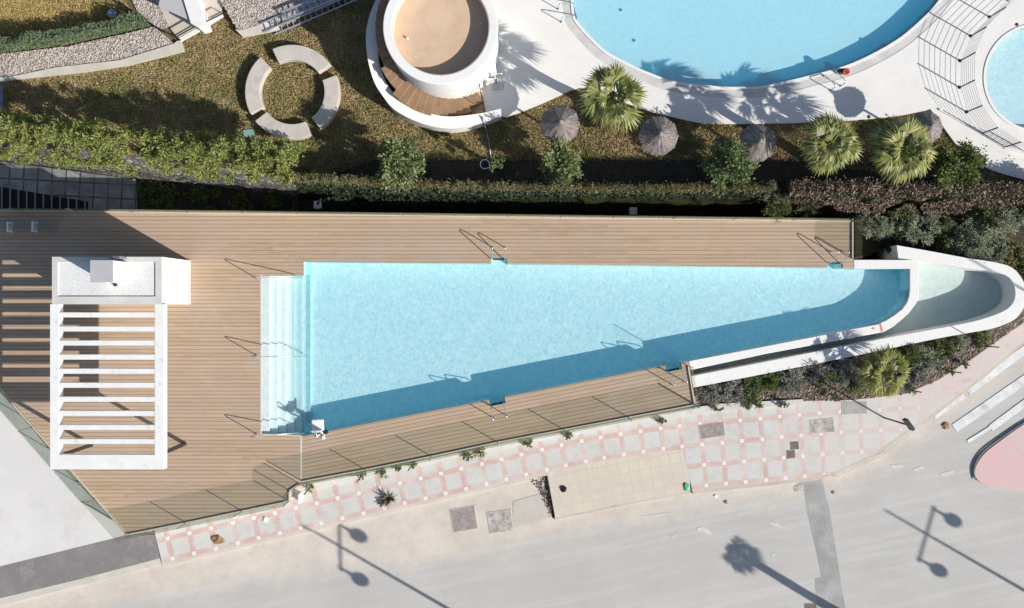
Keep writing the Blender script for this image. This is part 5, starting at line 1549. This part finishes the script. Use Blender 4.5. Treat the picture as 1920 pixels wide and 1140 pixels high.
# broken edge of the driveway with weeds
scatter_leaves('driveway_weeds', [(1012, 890), (1024, 888), (1032, 920), (1042, 968), (1035, 972), (1020, 940), (1012, 915)], Z_ROAD + .02, 260, .08, .08, M['twig'], 71, .3, .4)
b = MB(); b.prism(PL([(1020, 893), (1024, 892), (1029, 925), (1036, 955), (1041, 971), (1036, 970), (1028, 945), (1022, 915)], Z_ROAD + .016), Z_ROAD + .01, Z_ROAD + .018); tag(b.build('driveway_gap', M['black']), kind='structure')
scatter_stones('driveway_rubble', [[(985, 900), (1020, 890), (1034, 965), (1020, 945), (1010, 915)]], Z_ROAD + .01, 120, .04, M['bed_stones'], 72)

# ------------------------------------------------------------------ street furniture
q = P(1657, 783, Z_WALK)
root = thing('signpost', 'slim dark post leaning into view over the wide pavement corner', 'signpost', None, q)
b = MB(q); b.tube([q, q + up * 2.75], .035, 8); b.build('pole', M['dark_metal'], root, True)
b = MB(q); b.box(q + Vector((-.05, .05, 2.6)), (.12, .5, .35), R(35)); b.build('sign_plate', M['dark_metal'], root)
b = MB(); q = P(445, 965, Z_WALK); b.tube([q, q + up * .5, q + up * .55], [.06, .06, .03], 10)
b.o = q; b.v = [tuple(Vector(v) - q) for v in b.v]
tag(b.build('marker_post', M['plastic_white']), 'short white post against the deck glass on the pavement', 'bollard')
q = P(565, 932, Z_WALK); b = MB(q); b.box(q + up * .25, (.04, .4, .5)); tag(b.build('end_post', M['white_paint']), 'white post at the step of the deck glass', 'post')

def lamp(label, tip, cross, arm_ang, arm_len, H=9.0):
    """tip: pixel of the pole-top shadow on the road; the post stands outside the frame"""
    t = 1 / math.tan(R(SUN_EL)); sx_, sy_ = math.sin(R(SUN_AZ)), math.cos(R(SUN_AZ))
    c = P(*cross, Z_ROAD); tipw = P(*tip, Z_ROAD)
    hc = H - (c - tipw).length / t
    base = Vector((c.x + hc * t * sx_, c.y + hc * t * sy_, Z_ROAD))
    root = thing('street_lamp', label, 'street lamp', 'tall twin-headed street lamps', base)
    b = MB(base); b.tube([base, base + up * H], [.10, .045], 12); b.build('pole', M['grey_metal'], root, True)
    a = Vector((math.cos(arm_ang), math.sin(arm_ang), 0)) * arm_len / 2
    m_ = base + up * hc
    b = MB(base); b.tube([m_ - a * 1.12, m_ + a * 1.12], .045, 8); b.build('cross_arm', M['grey_metal'], root, True)
    for s_ in (-1, 1):
        e = m_ + a * s_
        b = MB(base); b.tube([e + up * .06, e - up * .25, e - up * .42], [.05, .06, .10], 10); b.build('lamp_neck', M['grey_metal'], root, True)
        bm = bmesh.new(); bmesh.ops.create_uvsphere(bm, u_segments=20, v_segments=12, radius=.27)
        for v in bm.verts: v.co.z *= .8; v.co += e - up * .60 - base
        me = bpy.data.meshes.new('lamp_head'); bm.to_mesh(me); bm.free(); link('lamp_head', me, M['grey_metal'], root, True)
lamp('street lamp whose shadow crosses the road left of centre', (560, 980), (637, 1024), R(92), 1.85)
lamp('street lamp whose shadow crosses the road at the bottom right', (1660, 955), (1737, 1001), R(74), 2.2)
t = 1 / math.tan(R(SUN_EL)); tipw = P(1802, 476, 0)
base = Vector((tipw.x + 9 * t * math.sin(R(SUN_AZ)), tipw.y + 9 * t * math.cos(R(SUN_AZ)), Z_ROAD))
b = MB(base); b.tube([base, base + up * 9.6], [.09, .04], 10); tag(b.build('utility_pole', M['grey_metal'], smooth=True), 'plain pole throwing a thin shadow over the channel tip', 'pole')
